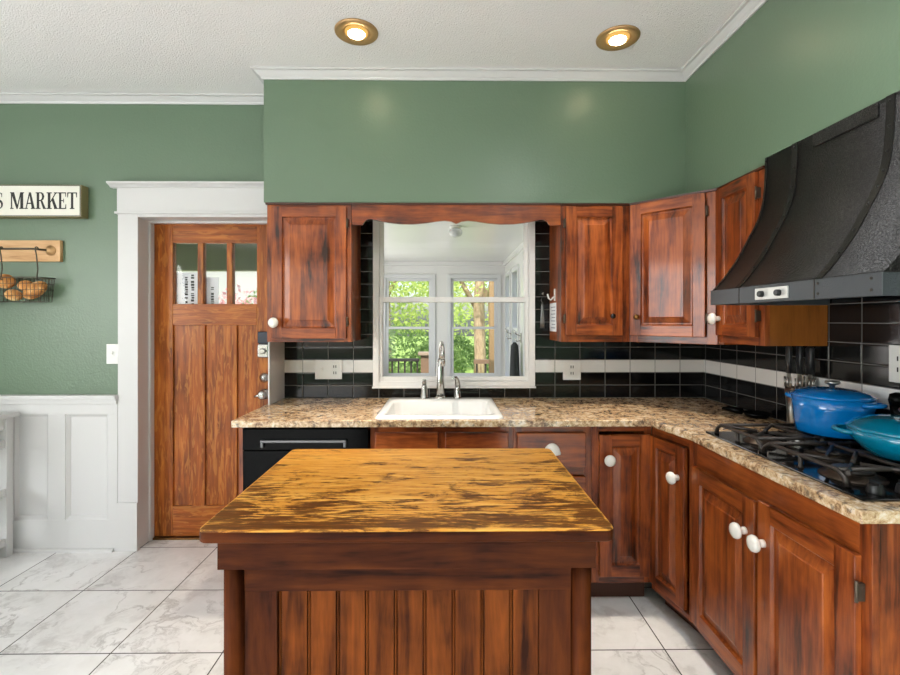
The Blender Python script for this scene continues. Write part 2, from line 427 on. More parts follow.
for a,b in ((-1.7275,-1.5725),(-1.5355,-1.3885),(-1.3515,-1.1975)):
    obj('glass_pane',MB().box(a,b,3.022,3.026,1.4875,1.8745),GLASS,d)
k=MB(); k.box(-1.185,-1.112,2.972,2.9965,1.235,1.312); kp=obj('keypad_lock',k,plain('dark_blue_keypad',lin(30,40,58),.2),d,.008,3)
k=MB(); k.box(-1.187,-1.110,2.970,2.9965,1.146,1.2345); obj('lock_body',k,CHROME,kp,.012,3)
obj('thumb_turn',MB().lathe([(.018,0),(.018,.012),(.012,.02)],18,0,True,T(-1.148,2.9695,1.19)@R(90,'X')).box(-1.166,-1.130,2.945,2.955,1.184,1.196),CHROME,kp)
obj('deadbolt',MB().lathe([(.032,0),(.032,.006),(.022,.014),(.016,.022),(.004,.026)],24,0,True,T(-1.147,2.9965,1.02)@R(90,'X')),CHROME,d)
lv=obj('door_knob',MB().lathe([(.034,0),(.034,.006),(.014,.012),(.012,.03),(.026,.04),(.028,.052),(.018,.06),(.004,.062)],24,0,True,T(-1.147,2.9965,.915)@R(90,'X')),CHROME,d)
obj('lever',MB().tube([(-1.147,2.95,.915),(-1.17,2.945,.913),(-1.192,2.948,.906)],[.011,.009,.007],8),CHROME,lv)
# paper notice taped to the outer side of the glass
random.seed(3)
for xa,xb,zt_,cols,lb in ((-1.73,-1.59,1.69,((-1.665,1.665),(-1.625,1.68)),'white sheet with two columns of dark letters in left door pane'),(-1.54,-1.46,1.66,((-1.498,1.60),),'white sheet with one column of dark letters in middle door pane')):
    nt=thing('door_notice',lb,'notice',((xa+xb)/2,3.05,1.5),0,None,True)
    obj('sheet',MB().box(xa,xb,3.0415,3.0425,1.45,zt_),PAPER,nt)
    for cx,zh in cols:
        q=MB(); z=zh
        while z>1.49:
            h=random.uniform(.008,.018); q.box(cx-.008-random.random()*.004,cx+.006+random.random()*.004,3.0407,3.0413,z-h,z-.003)
            z-=h+.002 if random.random()<.85 else .025
        obj('lettering',q,INK,nt)

# ------------------------------------------------------------------ kitchen window
def pane_window(name,y,x0,x1,z0,z1,mid,fr,sash,mat,depth=.08,label=None):
    r=bpy.data.objects.new(name,None); C.objects.link(r); r.location=((x0+x1)/2,y,z0); r['_w']=1; r['kind']='structure'
    f=MB(); yb=y+depth
    f.box(x0,x0+fr,y,yb,z0,z1).box(x1-fr,x1,y,yb,z0,z1).box(x0+fr,x1-fr,y,yb,z1-fr,z1).box(x0+fr,x1-fr,y,yb,z0,z0+fr*.8)
    obj('window_frame',f,mat,r,.002)
    xa,xb=x0+fr+.0005,x1-fr-.0005
    za,zb=z0+fr*.8+.0005,z1-fr-.0005
    for nm,a,b,yy in (('lower_sash',za,mid+.015,y+.012),('upper_sash',mid-.015,zb,y+.042)):
        s=MB(); t=.026; e=sash
        s.box(xa,xa+e,yy,yy+t,a,b).box(xb-e,xb,yy,yy+t,a,b).box(xa+e,xb-e,yy,yy+t,b-.03 if nm=='lower_sash' else b-e,b).box(xa+e,xb-e,yy,yy+t,a,a+(.03 if nm=='upper_sash' else e*1.2))
        sh=obj(nm,s,mat,r,.002)
        obj('glass_pane',MB().box(xa+e,xb-e,yy+.011,yy+.014,a+e*.9,b-e*.9),GLASS,sh)
    return r
pane_window('window_1',2.84,WX0,WX1,WZ0,WZ1-.0005,1.509,.036,.022,FRAMEW,.1)
w=MB().box(WX0+.0005,WX1-.0005,2.9405,3.07,WZ0,WZ0+.02).box(WX0+.0005,WX0+.012,2.9405,3.06,WZ0+.02,WZ1).box(WX1-.012,WX1-.0005,2.9405,3.06,WZ0+.02,WZ1)
S('trim_10',w,FRAMEW)
S('trim_11',MB().box(WX0-.004,WX1+.004,2.832,2.8445,WZ0-.012,WZ0-.001),FRAMEW,.002)

# ------------------------------------------------------------------ cabinets
def door_bm(w,h,rail=.056,lip=.0):
    """raised-panel door in local x 0..w, z 0..h, front at y=-.02 ; slots 0 upright, 1 level"""
    m=MB(); a=-.02
    m.box(0,rail,a,0,0,h,0).box(w-rail,w,a,0,0,h,0).box(rail,w-rail,a,0,0,rail,1).box(rail,w-rail,a,0,h-rail,h,1)
    def rr(x,z,y): return [(x,y,z),(w-x,y,z),(w-x,y,h-z),(x,y,h-z)]
    g=.028
    m.loft([rr(rail,rail,a+.001),rr(rail+.005,rail+.005,a+.011),rr(rail+.012,rail+.012,a+.011)],0,False,False,False)
    m.loft([rr(rail+.012,rail+.012,a+.011),rr(rail+.012+g,rail+.012+g,a+.002),rr(rail+.014+g,rail+.014+g,a-.0005)],0,False,False,True)
    return m
def knob_mb(M,k=1.42):
    M=M@Matrix.Scale(k,4)
    return MB().lathe([(.0095,0),(.009,.007),(.0075,.012),(.012,.016),(.0185,.019),(.0195,.024),(.017,.030),(.010,.034),(.002,.0352)],22,0,True,M)
def add_door(cab,x,z,w,h,knob=None,hinge=None,kmat=None,rail=.056,name='door'):
    mb=door_bm(w,h,rail)
    for i,v in enumerate(mb.v): mb.v[i]=Vector((v.x+x,v.y-.0005,v.z+z))
    d=obj(name,mb,[W_V,W_H],cab,.0025)
    if knob:
        kx,kz=knob
        obj('knob',knob_mb(T(kx,-.0205,kz)@R(90,'X'),1.42 if kmat is None else .75),kmat or PORC,d)
    if hinge is not None:
        for hz in (z+.09,z+h-.09):
            hx=hinge
            obj('hinge',MB().box(hx-.005,hx+.005,-.019,-.001,hz-.022,hz+.022).lathe([(.0042,-.027),(.0042,.027)],10,0,True,T(hx,-.0195,hz)),HINGE,d)
    return d
def cabinet(name,label,loc,rz,w,depth,z0,z1,group,midx=(),midz=(),back=True,toe=0,open_top=False,side_mat=None,fr=.04,lrail=None,trail=None):
    tr=trail or fr
    cab=thing(name,label,'cabinet',loc,rz,group)
    zb=z0+toe; t=.017; lr=lrail or fr
    c=MB()
    c.box(0,t,.0205,depth,zb,z1,0).box(w-t,w,.0205,depth,zb,z1,2)
    c.box(t,w-t,.0205,depth-.008,zb,zb+t,1)
    if not open_top: c.box(t,w-t,.0205,depth-.008,z1-t,z1,1)
    c.box(t,w-t,depth-.008,depth,zb,z1,0)
    obj('carcass',c,[W_V,W_H,side_mat or W_V],cab)
    f=MB(); f.box(0,fr,0,.02,zb,z1,0).box(w-fr,w,0,.02,zb,z1,0).box(fr,w-fr,0,.02,zb,zb+lr,1).box(fr,w-fr,0,.02,z1-tr,z1,1)
    for a in midx: f.box(a-fr/2,a+fr/2,0,.02,zb+lr,z1-tr,0)
    for a in midz: f.box(fr,w-fr,.001,.02,a-fr/2,a+fr/2,1)
    obj('face_frame',f,[W_V,W_H],cab,.001)
    if toe: obj('toe_kick',MB().box(.001,w-.001,.075,.09,z0+.0005,zb-.0005),plain('toe_kick_wood',lin(74,36,18),.5),cab)
    return cab
UZ0,UZ1=1.266,2.022
def top_strip(cab,x0,x1): obj('top_moulding',MB().prism([(-.001,UZ1-.013),(-.008,UZ1-.011),(-.010,UZ1-.002),(-.001,UZ1-.002)],x0,x1,'x',0),plain('dark_moulding_wood',lin(70,32,16),.4),cab)
G1='raised-panel wall cabinets'
UF=2.56; UD=2.8435-UF
c=cabinet('wall_cabinet','red-brown wall cabinet left of the window with white knob',(-.967,UF,0),0,.456,UD,UZ0,UZ1,G1)
add_door(c,.03,UZ0+.02,.402,.712,knob=(.052,UZ0+.105),hinge=.437); top_strip(c,-.006,.456)
c=cabinet('wall_cabinet','wall cabinet right of the window beside the corner unit, dark knob',(.632,UF,0),0,.374,UD,UZ0,UZ1,G1)
add_door(c,.022,UZ0+.036,.310,.698,knob=(.272,UZ0+.14),hinge=.016,kmat=plain('black_knob',lin(24,18,16),.25)); top_strip(c,0,.374)
# corner unit at 45 degrees: five-sided body
cx0,cy0,cx1,cy1=1.0065,UF-.0005,1.3135,2.254
ang=math.atan2(cy1-cy0,cx1-cx0); L=math.hypot(cx1-cx0,cy1-cy0)
c=thing('wall_cabinet','angled corner wall cabinet with brass knob between two straight ones','cabinet',(cx0,cy0,0),ang,G1)
inv=(T(cx0,cy0,0)@Matrix.Rotation(ang,4,'Z')).inverted()
def loc2(x,y): p=inv@Vector((x,y,0)); return (p.x,p.y)
o=.0008
# body sits behind the 2 cm face frame
pl=[(0,.0205),(L,.0205),loc2(1.3145,2.256),loc2(1.573,2.256),loc2(1.573,2.8435),loc2(1.0075,2.8435),loc2(1.0075,2.5605)]
pl=[(0.012,.0205),(L-.012,.0205),loc2(1.345,2.2565),loc2(1.573,2.2565),loc2(1.573,2.8435),loc2(1.0075,2.8435),loc2(1.0075,2.592)]
b=MB(); b.prism(pl,UZ0,UZ1-.0005,'z',0); obj('carcass',b,W_V,c)
f=MB(); fr=.045
f.box(0,fr,0,.02,UZ0,UZ1,0).box(L-fr,L,0,.02,UZ0,UZ1,0).box(fr,L-fr,0,.02,UZ0,UZ0+fr,1).box(fr,L-fr,0,.02,UZ1-fr,UZ1,1); obj('face_frame',f,[W_V,W_H],c,.001)
add_door(c,.012,UZ0+.035,L-.062,.705,knob=(.052,UZ0+.135),hinge=L-.044,kmat=BRASS); top_strip(c,0.002,L-.002)
# wall cabinet on the side wall (faces the room's left)
XF=1.315
c=cabinet('wall_cabinet','narrow side-wall cabinet partly behind the black hood, white knob',(XF,2.2525,0),-pi/2,.333,1.5735-XF,UZ0+.012,UZ1,G1,side_mat=W_PLY)
add_door(c,.012,UZ0+.046,.284,.694,knob=(.042,UZ0+.125),hinge=.304,rail=.052); top_strip(c,0.002,.333)

# scalloped valance over the sink
half=[(-.003,0.0),(.052,0.0),(.060,.004),(.070,.020),(.085,.030),(.105,.032),(.140,.024),(.200,.012),(.260,.006),(.330,.005),(.400,.011),(.460,.020),(.505,.024),(.540,.020),(.567,.008)]
VW=1.134; x0=-.5095
low=[(x0+a+.0015,1.903+h) for a,h in half]; low+= [(x0+VW-a-.0015+.005,1.903+h) for a,h in reversed(half[:-1])]
low[0]=(x0+.0,1.903); low[-1]=(.6305,1.903)
v=thing('window_valance','scalloped wooden valance spanning the wall cabinets above the window','valance',(0.06,UF,1.9),0,None,True)
obj('board',MB().prism(low+[(.6305,2.0215),(x0,2.0215)],UF+.001,UF+.021,'y'),W_H,v,.0015)
obj('top_moulding',MB().box(x0,.6305,UF-.009,UF+.0005,2.011,2.0205),bpy.data.materials['dark_moulding_wood'],v,.002)

# base cabinets, back run
G2='wooden base cabinets'
BF=2.27; BD=2.843-BF; BT=.8805
c=cabinet('base_cabinet','sink base cabinet with false drawer fronts behind the island',(-.362,BF,0),0,.692,BD,0,BT,G2,midx=(.346,),midz=(.71,),toe=.112,open_top=True)
for a in (.024,.362):
    mb=MB().box(a,a+.304,-.012,-.0005,.742,.846); obj('drawer_front',mb,W_H,c,.004)
for a in (.024,.362): add_door(c,a,.15,.304,.53)
c=cabinet('base_cabinet','drawer base cabinet right of the sink with a white cup pull',(.3305,BF,0),0,.3775,BD,0,BT,G2,midz=(.655,.42),toe=.112)
for k,(a,b) in enumerate(((.676,.842),(.44,.632),(.155,.40))):
    dr=obj('drawer',MB().box(.014,.346,-.02,-.0005,a,b),W_H,c,.004)
    zc=.772 if k==0 else (a+b)/2
    # half-dome cup pull, open at its flat lower edge
    rings=[]
    for i in range(7):
        th=pi/2*i/6.2
        rings.append([(.182+.041*cos(th)*cos(f_),-.0206-.028*cos(th)*sin(f_),zc-.030+.052*sin(th)) for f_ in [pi*j/16 for j in range(17)]])
    cu=MB(); cu.loft(rings,0,True,False,True,None,False)
    cu.box(.141,.223,-.0235,-.0205,zc-.030,zc-.022)
    obj('cup_pull',cu,PORC,dr)
c=cabinet('base_cabinet','corner base cabinet on the sink wall, one door and white knob',(.7085,BF,0),0,.2905,BD,0,BT,G2,toe=.112,fr=.035)
add_door(c,.034,.15,.250,.682,knob=(.072,.718))
# base cabinets, side run (faces left)
RF=1.06; RD=1.573-RF
c=cabinet('base_cabinet','corner base cabinet on the stove side, one door and white knob',(1.0005,2.2685,0),math.atan2(-.2705,.0595),.277,.44,0,BT,G2,toe=.085,fr=.024,trail=.055)
add_door(c,.005,.125,.238,.705,knob=(.205,.69),hinge=None,rail=.05)
c=cabinet('base_cabinet','wide base cabinet under the black cooktop with two doors',(RF,1.9975,0),-pi/2,.8405,RD,0,BT,G2,midx=(.4325,),toe=.085,fr=.036,trail=.125)
add_door(c,.022,.115,.402,.655,knob=(.378,.655),rail=.06)
add_door(c,.441,.115,.372,.672,knob=(.473,.655),hinge=.818,rail=.06)

# dishwasher
d=thing('dishwasher','black dishwasher under the counter left of the sink','dishwasher',(-.675,2.27,0),0,None,True)
obj('tub',MB().box(-.965,-.3665,2.275,2.83,.1,.87),BLKAPP,d)
obj('control_panel',MB().box(-.965,-.3665,2.244,2.2745,.765,.868),BLKAPP,d,.004)
dd=obj('door',MB().box(-.965,-.3665,2.248,2.2745,.125,.762),BLKAPP,d,.004)
obj('handle',MB().box(-.875,-.47,2.226,2.2435,.804,.816).box(-.875,-.862,2.230,2.2435,.780,.804).box(-.483,-.47,2.230,2.2435,.780,.804),plain('dark_steel_handle',lin(120,120,122),.4,.9),d,.003)
obj('toe_kick',MB().box(-.965,-.3665,2.34,2.36,.001,.12),BLACKP,d)
obj('end_panel',MB().box(-.985,-.9665,2.255,2.843,.001,.8805),W_V,d,.001)

# ------------------------------------------------------------------ countertop (L shape with sink hole)
SXa,SXb,SYa,SYb=-.335,.280,2.226,2.782
def poly_slab(xs,ys,occ,z0,z1,mb,skip=()):
    for i in range(len(xs)-1):
        for j in range(len(ys)-1):
            if not occ(i,j): continue
            a,b,c,e=xs[i],xs[i+1],ys[j],ys[j+1]
            mb.add([(a,c,z1),(b,c,z1),(b,e,z1),(a,e,z1)],[(0,1,2,3)]); mb.add([(a,c,z0),(b,c,z0),(b,e,z0),(a,e,z0)],[(3,2,1,0)])
            nb=lambda p,q: 0<=p<len(xs)-1 and 0<=q<len(ys)-1 and occ(p,q)
            if not nb(i-1,j) and ('W',i,j) not in skip: mb.add([(a,c,z0),(a,e,z0),(a,e,z1),(a,c,z1)],[(3,2,1,0)])
            if not nb(i+1,j): mb.add([(b,c,z0),(b,e,z0),(b,e,z1),(b,c,z1)],[(0,1,2,3)])
            if not nb(i,j-1) and ('S',i,j) not in skip: mb.add([(a,c,z0),(b,c,z0),(b,c,z1),(a,c,z1)],[(0,1,2,3)])
            if not nb(i,j+1): mb.add([(a,e,z0),(b,e,z0),(b,e,z1),(a,e,z1)],[(3,2,1,0)])
CXa,CYa=.966,1.955      # where the inner corner of the stone is cut on the slant
xs=[-1.0,SXa+.03,SXb-.03,CXa,1.022,1.5735]; ys=[1.145,CYa,2.203,SYa+.03,SYb-.03,2.8440]
def occ(i,j):
    if j<=1: return i==4
    return not (j==3 and i==1)
m=MB(); poly_slab(xs,ys,occ,.882,.914,m,(('W',4,1),('S',3,2)))
m.add([(CXa,2.203,.914),(1.022,CYa,.914),(1.022,2.203,.914)],[(0,1,2)]); m.add([(CXa,2.203,.882),(1.022,CYa,.882),(1.022,2.203,.882)],[(2,1,0)])
m.add([(CXa,2.203,.882),(1.022,CYa,.882),(1.022,CYa,.914),(CXa,2.203,.914)],[(0,1,2,3)])
ct=obj('countertop',m,GRAN,None,.004,3); tag(ct,'speckled brown granite countertop running around the corner','countertop')
# ------------------------------------------------------------------ sink and tap
def rrect(x0,x1,y0,y1,r,z,n=5):
    P=[]
    for cx,cy,a0 in ((x1-r,y1-r,0),(x0+r,y1-r,90),(x0+r,y0+r,180),(x1-r,y0+r,270)):
        for i in range(n+1):
            a=radians(a0+90*i/n); P.append((cx+r*cos(a),cy+r*sin(a),z))
    return P
s=thing('sink','white porcelain drop-in sink set into the granite under the window','sink',(-.03,2.5,.914),0,None,True)
g=.0
m=MB(); m.loft([rrect(SXa,SXb,SYa,SYb,.03,.9145),rrect(SXa+.002,SXb-.002,SYa+.002,SYb-.002,.03,.922),rrect(SXa+.010,SXb-.010,SYa+.010,SYb-.010,.03,.929),
 rrect(SXa+.04,SXb-.04,SYa+.034,SYb-.115,.05,.929),rrect(SXa+.05,SXb-.05,SYa+.045,SYb-.125,.05,.920),rrect(SXa+.06,SXb-.06,SYa+.055,SYb-.135,.05,.76),rrect(SXa+.09,SXb-.09,SYa+.085,SYb-.165,.05,.735)],0,True,False,True)
obj('basin',m,SINKM,s)
obj('drain',MB().lathe([(.045,0),(.045,.003),(.03,.004),(.03,.002),(.002,.002)],24,0,True,T(-.03,2.44,.7355)),CHROME,s)
f=thing('faucet','brushed nickel gooseneck faucet rising in front of the window','faucet',(-.03,2.735,.929),0,None,True)
fx,fy=-.028,2.735
obj('base',MB().lathe([(.03,.9292),(.03,.936),(.024,.944)],24,0,True,T(fx,fy,0)),CHROME,f)
obj('column',MB().lathe([(.0235,.944),(.022,1.02),(.0205,1.15),(.016,1.158)],20,0,True,T(fx,fy,0)),CHROME,f)
arc=[(fx,fy,1.15),(fx+.001,fy-.004,1.19)]+[(fx+.001+.014*(1-cos(a))/2,fy-.075+.071*cos(a),1.20+.055*sin(a)) for a in [pi*i/10 for i in range(1,11)]]+[(fx+.015,fy-.148,1.165)]
sp=obj('spout',MB().tube(arc,[.011]*(len(arc)-1)+[.011],12),CHROME,f)
obj('spray_head',MB().lathe([(.0125,0),(.0145,.03),(.0145,.035)],14,0,True,T(fx+.015,fy-.148,1.130)),CHROME,sp)
hb=obj('lever_handle',MB().lathe([(.026,.9292),(.026,.934),(.019,.942),(.016,.985),(.017,1.0)],18,0,True,T(.072,2.735,0)).tube([(.072,2.735,.995),(.070,2.73,1.03),(.062,2.715,1.052),(.045,2.69,1.056)],[.016,.015,.011,.008],10),CHROME,f)
p=thing('soap_dispenser','short brushed nickel soap pump left of the faucet','soap dispenser',(-.122,2.735,.929),0,None,True)
obj('base',MB().lathe([(.026,.9292),(.026,.934),(.022,.94),(.016,1.0),(.013,1.01)],18,0,True,T(-.122,2.735,0)),CHROME,p)
obj('nozzle',MB().lathe([(.012,1.0105),(.012,1.035),(.010,1.04)],14,0,True,T(-.122,2.735,0)).tube([(-.122,2.735,1.032),(-.122,2.70,1.036),(-.122,2.675,1.028)],[.009,.007,.006],8),CHROME,p)

# ------------------------------------------------------------------ island
i_=thing('kitchen_island','dark-stained kitchen island with worn golden wood top in the foreground','island',(-.087,1.39,0),0,None,True)
X0,X1,Y0,Y1=-.558,.385,1.056,1.724
m=MB(); R_=lambda e,z: rrect(X0+e,X1-e,Y0+e,Y1-e,.022-e,z,6)
m.loft([R_(.003,.884),R_(0,.887),R_(0,.9095)],1,True,True,False); m.loft([R_(0,.9095),R_(.0012,.9128),R_(.0045,.9145)],0,True,False,True)
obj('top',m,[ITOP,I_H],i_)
ax0,ax1,ay0,ay1=-.520,.346,1.076,1.700
m=MB(); m.box(ax0,ax1,ay0,ay0+.02,.815,.8835,0).box(ax0,ax1,ay1-.02,ay1,.815,.8835,0).box(ax0,ax0+.02,ay0+.02,ay1-.02,.815,.8835,1).box(ax1-.02,ax1,ay0+.02,ay1-.02,.815,.8835,1)
obj('apron',m,[I_H,I_V],i_,.0015)
def post(cx,cy): return MB().lathe([(.023,.001),(.023,.8145)],24,0,True,T(cx,cy,0))
bx0,bx1,by0,by1=-.493,.320,1.105,1.675
for cx in (bx0,bx1):
    for cy in (by0,by1): obj('corner_post',post(cx,cy),I_V,i_)
# front, back and side panels
m=MB()
for yy0,yy1 in ((by0-.005,by0+.012),(by1-.012,by1+.005)):
    m.box(bx0+.024,bx1-.024,yy0,yy1,.752,.8145,1).box(bx0+.024,bx1-.024,yy0,yy1,.06,.14,1)
    m.box(bx0+.024,bx0+.100,yy0+.002,yy1,.14,.752,0).box(bx1-.100,bx1-.024,yy0+.002,yy1,.14,.752,0)
for xx in (bx0,bx1): m.box(xx-.008,xx+.008,by0+.024,by1-.024,.06,.8145,0)
obj('frame_panel',m,[I_V,I_H],i_,.0015)
def bead(yf,dirn):
    m=MB(); a=bx0+.1005; b=bx1-.1005; n=9; wd=(b-a)/n
    for k in range(n):
        x=a+k*wd; q=.0085
        m.box(x+q,x+wd-.0005,yf,yf+.0125*dirn,.1405,.7515)
        m.lathe([(.0024,.1405),(.0024,.7515)],8,0,True,T(x+.0040,yf+.0035*dirn,0))
    m.box(a,b,yf+.010*dirn,yf+.014*dirn,.1405,.7515)
    return m
obj('beadboard',bead(by0+.002,1),I_B,i_,.001); obj('beadboard',bead(by1-.002,-1),I_B,i_,.001)

# ------------------------------------------------------------------ range hood
h=thing('range_hood','black hammered-metal range hood flaring over the cooktop','range hood',(1.3,1.53,1.445),0,None,True)
HY0,HY1=1.165,1.914
prof=[(1.3125,2.048),(1.310,1.957),(1.300,1.861),(1.280,1.794),(1.247,1.727),(1.190,1.625),(1.132,1.545),(1.096,1.5055)]
# smooth the profile
def cr(P,n=4):
    out=[]
    for i in range(len(P)-1):
        p0=P[max(i-1,0)];p1=P[i];p2=P[i+1];p3=P[min(i+2,len(P)-1)]
        for k in range(n):
            t=k/n
            out.append(tuple(.5*((2*p1[j])+(-p0[j]+p2[j])*t+(2*p0[j]-5*p1[j]+4*p2[j]-p3[j])*t*t+(-p0[j]+3*p1[j]-3*p2[j]+p3[j])*t**3) for j in (0,1)))
    out.append(P[-1]); return out
pf=cr(prof)
poly=pf+[(1.572,1.5055),(1.572,2.018),(1.3125,2.018)]
m=MB(); m.loft([[(x,HY0,z) for x,z in pf],[(x,HY1,z) for x,z in pf]],0,True,False,False,closed=False)
for yy in (HY0,HY1): m.add([(x,yy,z) for x,z in poly],[tuple(range(len(poly)))],0)
m.add([(1.3125,HY0,2.048),(1.3125,HY1,2.048),(1.3125,HY1,2.018),(1.3125,HY0,2.018)],[(0,1,2,3)])
m.add([(1.3125,HY0,2.018),(1.3125,HY1,2.018),(1.572,HY1,2.018),(1.572,HY0,2.018)],[(0,1,2,3)])
m.add([(1.096,HY0,1.5055),(1.096,HY1,1.5055),(1.572,HY1,1.5055),(1.572,HY0,1.5055)],[(3,2,1,0)])
obj('canopy',m,HOODM,h)
b=MB(); zb,ztp=1.446,1.505
b.box(1.088,1.106,HY0-.006,HY1+.004,zb,ztp).box(1.106,1.572,HY0-.006,HY0+.01,zb,ztp).box(1.106,1.572,HY1-.01,HY1+.004,zb,ztp).box(1.106,1.572,HY0+.01,HY1-.01,1.478,1.484)
bo=obj('bottom_band',b,BANDM,h,.0015)
rv=MB()
for yy in (1.73,1.375):
    obj('band_seam',MB().box(1.0862,1.0879,yy-.0015,yy+.0015,zb+.0005,ztp-.0005),IRON,bo)
for yy in (1.362,1.19):
    for zz in (1.462,1.492): obj('rivet',MB().lathe([(.0045,0),(.0038,.002),(.001,.003)],10,0,True,T(1.0879,yy,zz)@R(-90,'Y')),IRON,bo)
def strap(yc,wd):
    m=MB(); t=.003
    def nrm(i):
        a=Vector(pf[max(i-1,0)]); b_=Vector(pf[min(i+1,len(pf)-1)]); d=(b_-a).normalized(); return Vector((d.y,-d.x))*1 if False else Vector((-abs(d.y),abs(d.x))) .normalized()
    rings=[]
    for i,(x,z) in enumerate(pf):
        n=nrm(i); n=Vector((-abs(n.x),n.y)); 
        p=Vector((x,z)); q=p+n*t; p=p+n*.0002
        rings.append([(p.x,yc-wd/2,p.y),(q.x,yc-wd/2,q.y),(q.x,yc+wd/2,q.y),(p.x,yc+wd/2,p.y)])
    m.loft(rings,0,False)
    for i in range(1,len(pf)-1,3):
        n=nrm(i); p=Vector(pf[i])+n*(t+.0003); M=T(p.x,yc,p.y)@Matrix(((n.x,0,0,0),(0,1,0,0),(n.y,0,1,0),(0,0,0,1)))
        ang_=math.degrees(math.atan2(n.x,n.y)); m.lathe([(.005,0),(.004,.002),(.001,.003)],8,0,True,T(p.x,yc,p.y)@R(ang_,'Y'))
    return m
STRAPM=hammered('black_strap_metal',lin(36,34,33),.4,.4,260,.3)
for yc in (1.75,1.370): obj('strap',strap(yc,.028),STRAPM,h)
obj('strap',strap(HY1-.008,.014),STRAPM,h)
obj('trim_plate',MB().box(1.3035,1.3105,1.405,1.655,1.998,2.044),HOODM,h,.001)
cp=obj('control_plate',MB().box(1.0835,1.0877,1.478,1.635,1.455,1.494),plain('switch_plate_silver',lin(206,206,202),.35,.4),h,.001)
for yy in (1.597,1.515): obj('knob',MB().lathe([(.011,0),(.010,.012),(.009,.013)],16,0,True,T(1.0834,yy,1.474)@R(-90,'Y')),BLACKP,cp)

# ------------------------------------------------------------------ cooktop
k=thing('cooktop','black gas cooktop with iron grates set on the granite','cooktop',(1.31,1.58,.914),0,None,True)
KX0,KX1,KY0,KY1=1.082,1.545,1.205,1.945
obj('glass_top',MB().box(KX0,KX1,KY0,KY1,.9147,.922),GLASSB,k,.003)
burn=[(1.205,1.77,.048),(1.43,1.745,.048),(1.31,1.575,.06),(1.205,1.38,.062),(1.43,1.40,.048)]
for x,y,r in burn:
    bb=obj('burner',MB().lathe([(r+.02,.9222),(r+.018,.926),(r,.928),(r*.9,.938)],28,0,True,T(x,y,0)),plain('burner_bowl',lin(70,58,48),.35,.6),k)
    obj('burner_cap',MB().lathe([(r*.82,.9382),(r*.82,.945),(r*.7,.948),(.004,.949)],28,0,True,T(x,y,0)),IRON,bb)
GT=.968
def grate(x0,x1,ya,yb,ctrs):
    m=MB(); r=.0068; z=GT-r
    for x in (x0,x1): m.tube([(x,ya,.9225),(x,ya+.006,.945),(x,ya+.03,z),(x,yb-.03,z),(x,yb-.006,.945),(x,yb,.9225)],[r*1.4,r,r,r,r,r*1.4])
    for y in (ya+.03,yb-.03): m.tube([(x0,y,z),(x1,y,z)],r)
    for x in (x0,x1): m.tube([(x,(ya+yb)/2,z),(x,(ya+yb)/2,.9285),(x,(ya+yb)/2,.9225)],[r,.0065,.010])
    ym=(ya+yb)/2; xm=(x0+x1)/2
    m.tube([(xm,ya,.9225),(xm,ya+.006,.945),(xm,ya+.03,z),(xm,yb-.03,z),(xm,yb-.006,.945),(xm,yb,.9225)],r)
    for (cx,cy,cr_) in ctrs:
        for a in range(4):
            an=radians(45+90*a); dx,dy=cos(an),sin(an)
            p=Vector((cx+dx*.018,cy+dy*.018,z)); L_=.018
            while L_<.2 and x0<cx+dx*L_<x1 and ya<cy+dy*L_<yb and (cx+dx*L_-xm)*(cx-xm)>=0: L_+=.004
            m.tube([p,(cx+dx*(L_-.03),cy+dy*(L_-.03),z+.001),(cx+dx*L_,cy+dy*L_,z)],r*.9)
    return m
obj('grate',grate(KX0+.03,KX1-.03,1.64,KY1-.03,[burn[0],burn[1]]),IRON,k)
obj('grate',grate(KX0+.03,KX1-.03,1.29,1.63,[burn[3],burn[4],(1.31,1.575,.05)]),IRON,k)
for x in (1.15,1.23,1.31,1.39,1.47):
    obj('knob',MB().lathe([(.021,.9222),(.020,.932),(.017,.944),(.014,.946)],20,0,True,T(x,1.245,0)).box(x-.004,x+.004,1.229,1.261,.944,.953),BLACKP,k,.001)

# ------------------------------------------------------------------ pots
def loop_handle(cx,cy,z,r,ang,span,out,rad,m,zr=0):
    pts=[]
    for q in range(9):
        t=q/8; a=ang-span+2*span*t; rr=r+out*sin(pi*t)**.6
        pts.append((cx+rr*cos(a),cy+rr*sin(a),z+zr*sin(pi*t)))
    m.tube(pts,rad,10); return m
def pot(name,label,cx,cy,z0,rb,rt,h,mat,lidh,hang,knobmat):
    p=thing(name,label,'pot',(cx,cy,z0),0,None,True)
    M=T(cx,cy,z0)
    obj('body',MB().lathe([(rb-.012,.0005),(rb,.006),(rb+(rt-rb)*.35,h*.3),(rt-.004,h*.7),(rt,h),(rt-.006,h),(rt-.010,h*.7),(rb-.01,.008)],48,0,True,M,True,True),mat,p)
    pr=[(rt+.001,h+.0005),(rt+.002,h+.006),(rt-.008,h+.011),(rt*.86,h+.011+lidh*.35),(rt*.55,h+.011+lidh*.8),(rt*.2,h+.011+lidh),(.012,h+.011+lidh*1.01)]
    ld=obj('lid',MB().lathe(pr,48,0,True,M),mat,p)
    zk=h+.012+lidh
    obj('lid_knob',MB().lathe([(.009,zk),(.008,zk+.008),(.02,zk+.012),(.0245,zk+.018),(.022,zk+.024),(.003,zk+.026)],24,0,True,M),knobmat,ld)
    for a in hang: obj('handle',loop_handle(cx,cy,z0+h-.014,rt-.006,a,.33,.035,.0078,MB(),.004),mat,p)
    return p
pot('dutch_oven','round bright blue enamel Dutch oven with steel lid knob on cooktop',1.432,1.725,GT,.112,.125,.134,BLUE,.022,(radians(-68),radians(112)),STEEL)
pot('braising_pan','shallow teal enamel braising pan at the picture edge on cooktop',1.405,1.41,GT,.095,.148,.080,TEAL,.032,(radians(146),radians(-34)),STEEL)
